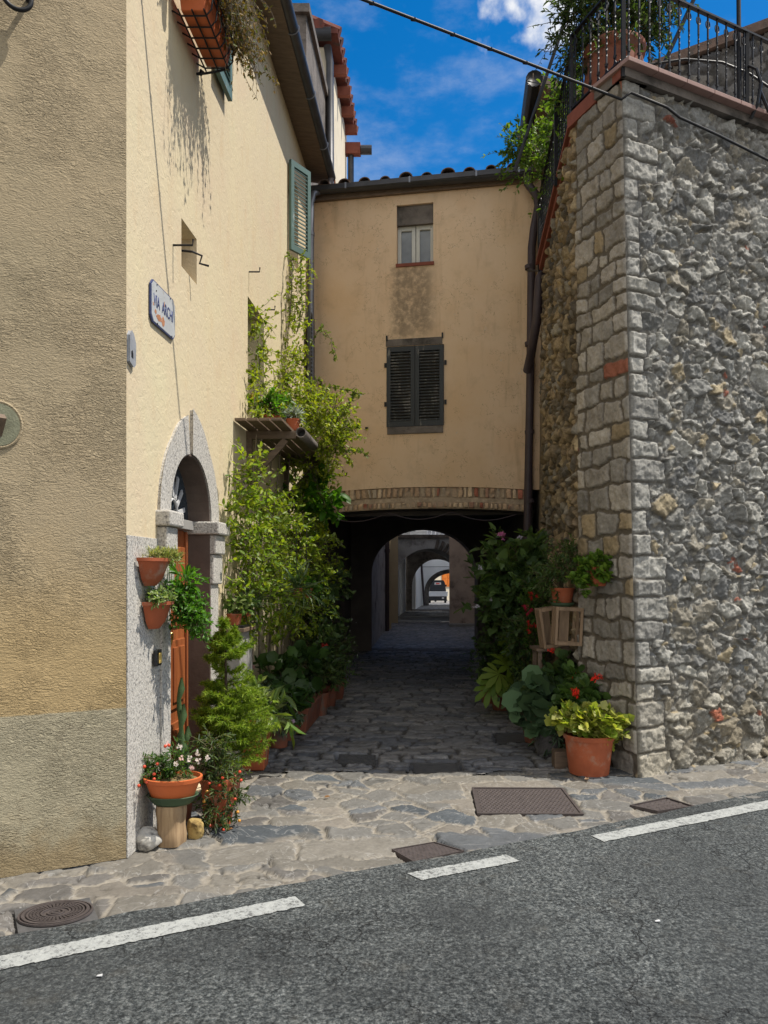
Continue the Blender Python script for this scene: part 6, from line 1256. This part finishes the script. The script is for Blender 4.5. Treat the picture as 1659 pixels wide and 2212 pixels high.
# stand, crates and pots in front of the stair wall
T = thing('plant_stand', 'dark wooden stand holding the crates against the right wall', 'stand', (1.60, 7.1, 0)); mb = MB(); ST = lambda a, o, z: Vector((1.50 + a, 7.12 - o, z))
for x in (-.10, .15): 
    for o_ in (-.14, .10): mb.box(ST, x, x+.035, o_, o_+.035, 0, .90)
objs('leg', mb, M['oldwood'], T); mb = MB(); mb.box(ST, -.12, .22, -.17, .16, .90, .925); obj('top', mb, M['oldwood'], T)
def crate(label, o0, ax, tilt, w, h, d):
    T = thing('wooden_crate', label, 'crate', o0, 'slatted fruit crates on the right'); ax = Vector(ax).normalized(); up = (Vector((0,0,1)) + ax*tilt).normalized(); ax = (ax - up*ax.dot(up)).normalized(); dp_ = up.cross(ax)
    m = lambda a, o, z: Vector(o0) + ax*a - dp_*o + up*z
    mb = MB()
    for x in (0, w-.022):
        for o_ in (0, d-.022): mb.box(m, x, x+.022, o_, o_+.022, 0, h)
    objs('corner_post', mb, M['palewood'], T); mb = MB()
    for z in (.0, h-.03): mb.box(m, .023, w-.023, -.004, .004, z, z+.03); mb.box(m, .023, w-.023, d-.004, d+.004, z, z+.03)
    objs('rail', mb, M['palewood'], T); mb = MB()
    mb.box(m, w*.30, w*.66, -.012, -.005, .004, h-.004); mb.box(m, w*.80, w*.90, -.012, -.005, .004, h-.004); mb.box(m, .0, .022, d*.35, d*.6, .004, h-.004)
    objs('slat', mb, M['palewood'], T)
crate('upright pale slatted fruit crate under the terracotta pot on the right', Vector((1.475, 6.82, .985)), (1, .05, 0), .05, .24, .33, .14)
crate('lower weathered slatted crate leaning left behind the other crate', Vector((1.42, 7.02, .93)), (1, .1, 0), -.14, .20, .36, .14)
hp = Vector((1.60, 6.90, 1.345)); T = pot_plant('potted_plant', 'terracotta pot of wispy green leaves standing above the crates', 'potted plant', hp, .105, .13, 121, [(hp + Vector((-.02,0,.28)),(.18,.16,.13)), (hp + Vector((-.1,0,.2)),(.12,.12,.1)), (hp + Vector((.05,0,.42)),(.13,.12,.1))], 130, .16, 10, .042, 'long', [(.06,.11,.035), (.08,.135,.045), (.10,.16,.04)], up=.4, droop=.4)
mb = MB(); mb.lathe(hp + Vector((0,0,-.035)), [(.001,0),(.085,0),(.11,.03),(.10,.034),(.001,.02)], 24); o = obj('pot_saucer', mb, M['greenpl'], None, smooth=True); tag(o, 'dark green saucer under the terracotta pot above the crates', 'saucer')
cp = Vector((1.785, 6.46, 1.50)); T = pot_plant('wall_pot', 'clay wall pot with round clover leaves hung on the corner stones', 'wall pot', cp, .105, .16, 122, [(cp + Vector((-.03,-.03,.19)),(.15,.12,.06)), (cp + Vector((-.10,-.03,.14)),(.09,.09,.09)), (cp + Vector((.03,-.08,.12)),(.1,.06,.07)), (cp + Vector((-.12,-.02,.02)),(.06,.06,.09))], 130, .08, 8, .036, 'round', [(.12,.22,.03), (.17,.27,.045), (.085,.16,.025)], up=.1, droop=.5)
# terrace: big pot with shrub, climbing vine
tp = Vector((2.07, 6.92, ZT+.04)); T = thing('terrace_pot', 'huge terracotta jar with a dark leafy shrub on the terrace corner', 'potted shrub', tp)
mb = MB(); mb.lathe(tp, [(.001,0),(.19,0),(.22,.05),(.265,.25),(.27,.38),(.25,.55),(.235,.60),(.27,.62),(.275,.68),(.255,.70),(.22,.66),(.001,.62)], 36); obj('jar', mb, M['terra_d'], T, smooth=True)  # shade on the jar is put into its dark clay colour
shrub(T, 131, [(A(1300,40,7.0),(.32,.3,.28)), (A(1260,20,7.0),(.25,.3,.3)), (A(1360,30,7.0),(.25,.3,.25)), (A(1320,-60,7.0),(.4,.4,.35)), (A(1225,60,7.1),(.12,.15,.15)), (A(1270,90,7.0),(.15,.2,.12)), (A(1375,80,6.9),(.12,.15,.12)), (A(1330,100,6.75),(.25,.15,.10)), (A(1240,130,7.0),(.14,.2,.16)), (A(1395,35,7.0),(.2,.25,.26)), (A(1425,10,7.1),(.2,.25,.25)), (A(1380,-40,7.0),(.3,.3,.3))], 700, .26, 11, .055, 'long', [(.035,.065,.02), (.05,.085,.025), (.065,.10,.035)], root=tp + Vector((0,0,.62)), up=.1, droop=.5, r0=.004, k=30)
T = thing('terrace_vine', 'bright green vine tumbling over the stair railing on the right', 'vine', A(1215, 330, 8.2))
shrub(T, 132, [(A(1225,230,7.7),(.16,.3,.3)), (A(1205,290,8.2),(.2,.35,.3)), (A(1195,350,8.6),(.18,.35,.3)), (A(1160,320,8.9),(.18,.3,.2)), (A(1120,300,9.1),(.18,.2,.2)), (A(1105,325,9.1),(.12,.15,.12)), (A(1130,370,9.2),(.12,.15,.15)), (A(1240,180,7.5),(.12,.2,.2)), (A(1200,440,8.8),(.05,.12,.35)), (A(1245,350,7.4),(.1,.15,.15))], 420, .24, 10, .050, 'oval', [(.075,.15,.02), (.10,.18,.022), (.055,.11,.016)], root=A(1215, 420, 8.4), up=.05, droop=.5, r0=.003, k=30, tipcol=(.18,.26,.03))
T = thing('dry_creeper', 'tiny weed growing from the brick arch edge', 'weed', FW(.35, 0, zarc(.35)))
shrub(T, 133, [(FW(.38, .03, zarc(.38)-.03),(.04,.03,.05))], 8, .10, 6, .025, 'oval', MIDG, up=-.4, droop=.5)

# ================================================================== COVERS AND GRATINGS
def cover(name, label, quad, mat, nu, nv, z=-.003, group=None, h=.004):
    p = [Vector(q) for q in quad]; B = lambda a, b: (p[0]*(1-a) + p[1]*a)*(1-b) + (p[3]*(1-a) + p[2]*a)*b
    m = lambda a, o, b: B(a, b) + Vector((0, 0, o)); T = thing(name, label, 'drain cover', sum(p, Vector())/4, group)
    mb = MB(); mb.hexa([m(0,-.03,0), m(1,-.03,0), m(1,-.03,1), m(0,-.03,1), m(0,z,0), m(1,z,0), m(1,z,1), m(0,z,1)]); obj('plate', mb, M[mat], T)
    mb = MB(); e = .025
    for q in ((0,1,0,e*1.3),(0,1,1-e*1.3,1),(0,e,e*1.3,1-e*1.3),(1-e,1,e*1.3,1-e*1.3)): mb.hexa([m(q[0],z,q[2]), m(q[1],z,q[2]), m(q[1],z,q[3]), m(q[0],z,q[3]), m(q[0],z+h*1.6,q[2]), m(q[1],z+h*1.6,q[2]), m(q[1],z+h*1.6,q[3]), m(q[0],z+h*1.6,q[3])])
    obj('rim', mb, M[mat], T); mb = MB()
    for i in range(nu):
        for j in range(nv):
            a = .05 + .9*(i + .5*(j % 2) + .25)/nu; b = .07 + .86*(j+.5)/nv; s1, s2 = .36/nu, .30/nv
            mb.hexa([m(a-s1,z,b), m(a,z,b-s2), m(a+s1,z,b), m(a,z,b+s2), m(a-s1*.6,z+h,b), m(a,z+h,b-s2*.6), m(a+s1*.6,z+h,b), m(a,z+h,b+s2*.6)])
    if nu: obj('studs', mb, M[mat], T)
    return T
cover('metal_cover', 'large rectangular diamond studded iron cover set in the stone paving', [G(1031,1758), G(1261,1759), G(1216,1702), G(1019,1701)], 'castiron', 22, 16)
cover('metal_cover', 'small skewed iron cover beside the middle road dash', [G(893,1862), G(1003,1838), G(938,1819), G(846,1835)], 'castiron', 11, 9)
cover('drain_grating', 'small iron drain grating on the kerb side at the right', [G(1420,1754), G(1500,1743), G(1440,1724), G(1360,1741)], 'castiron', 6, 4, h=.007)
cover('dark_cover', 'dark square lid in the cobbles, leftmost in the alley', [G(729,1646), G(810,1650), G(812,1630), G(733,1628)], 'darkcover', 8, 6, z=-.010)
cover('dark_cover', 'dark square lid in the cobbles near the middle of the alley', [G(895,1668), G(995,1667), G(988,1647), G(893,1647)], 'darkcover', 0, 0, z=-.010)
cover('dark_cover', 'dark square lid beside the plants on the right of the alley', [G(1074,1604), G(1138,1602), G(1134,1582), G(1069,1583)], 'darkcover', 0, 0, z=-.010)
q = [G(38,2013), G(212,1984), G(197,1934), G(29,1961)]; cc = sum(q, Vector())/4; ux = (q[1]-q[0])/2; uy = (q[3]-q[0])/2
T = thing('manhole_cover', 'round ringed iron manhole cover in a square frame at the lower left', 'manhole cover', cc); m = lambda a, o, b: cc + ux*a + uy*b + Vector((0,0,o))
mb = MB(); mb.hexa([m(-1,-.03,-1), m(1,-.03,-1), m(1,-.03,1), m(-1,-.03,1), m(-1,-.008,-1), m(1,-.008,-1), m(1,-.008,1), m(-1,-.008,1)]); obj('frame', mb, M['darkcover'], T)
mb = MB(); mb.v = []; prof = [(.98,.004),(.97,.009),(.93,.009),(.92,.003),(.89,.003),(.88,.010),(.80,.010),(.79,.003),(.76,.003),(.75,.010),(.70,.010),(.69,.004),(.40,.004),(.39,.010),(.34,.010),(.33,.006),(.24,.006),(.23,.010),(.18,.010),(.17,.005),(.13,.005),(.12,.010),(.08,.010),(.07,.006),(.001,.008)]
nn = 56; mb.v = [tuple(m(r*math.cos(2*math.pi*k/nn), z*1.6 - .010, r*math.sin(2*math.pi*k/nn))) for r, z in prof for k in range(nn)]
for i in range(len(prof)-1):
    for k in range(nn): mb.f.append((i*nn+k, i*nn+(k+1)%nn, (i+1)*nn+(k+1)%nn, (i+1)*nn+k))
ld = obj('lid', mb, M['castiron'], T); mb = MB()
for k in range(36):
    t = 2*math.pi*k/36
    for r0, r1 in ((.43,.50),(.52,.59),(.61,.67)): w_ = .055; mb.prism(lambda a, o, b: m(a, o, b), [(r0*math.cos(t-w_), r0*math.sin(t-w_)), (r1*math.cos(t-w_), r1*math.sin(t-w_)), (r1*math.cos(t+w_), r1*math.sin(t+w_)), (r0*math.cos(t+w_), r0*math.sin(t+w_))], -.004, .006)
obj('studs', mb, M['castiron'], ld)
# fallen leaves and a scrap on the road
rs = random.Random(2)
for px, py, lab in ((1420,1990,'pale scrap of paper on the asphalt at the right'), (215,2108,'thin white scrap on the asphalt at the lower left')):
    g_ = G(px, py, .012) if py > 1700 else G(px, py); mb = MB(); mb.hexa([g_ + Vector(v) for v in ((-.011,-.006,0),(.012,-.007,0),(.010,.006,0),(-.009,.005,0),(-.011,-.006,.002),(.012,-.007,.004),(.010,.006,.006),(-.009,.005,.002))]); tag(obj('paper_scrap', mb, M['plate_w']), lab, 'litter')
for i, (px, py, lab) in enumerate(((888,1792,'dry brown leaf on the paving near the berry bush'), (1262,1683,'dry brown leaf lying by the big terracotta pot'), (700,1722,'dry leaf on the sunlit paving near the shadow line'))):
    g_ = G(px-400 if i == 0 else px, py, .012); tag(foliage([leaf_arrays(np.array([tuple(g_)]), np.array([(1,.3,.15)]), .05, 'oval', [(.25,.12,.04)], np.random.RandomState(i), .2)], None, 'dry_leaf'), lab, 'leaf')
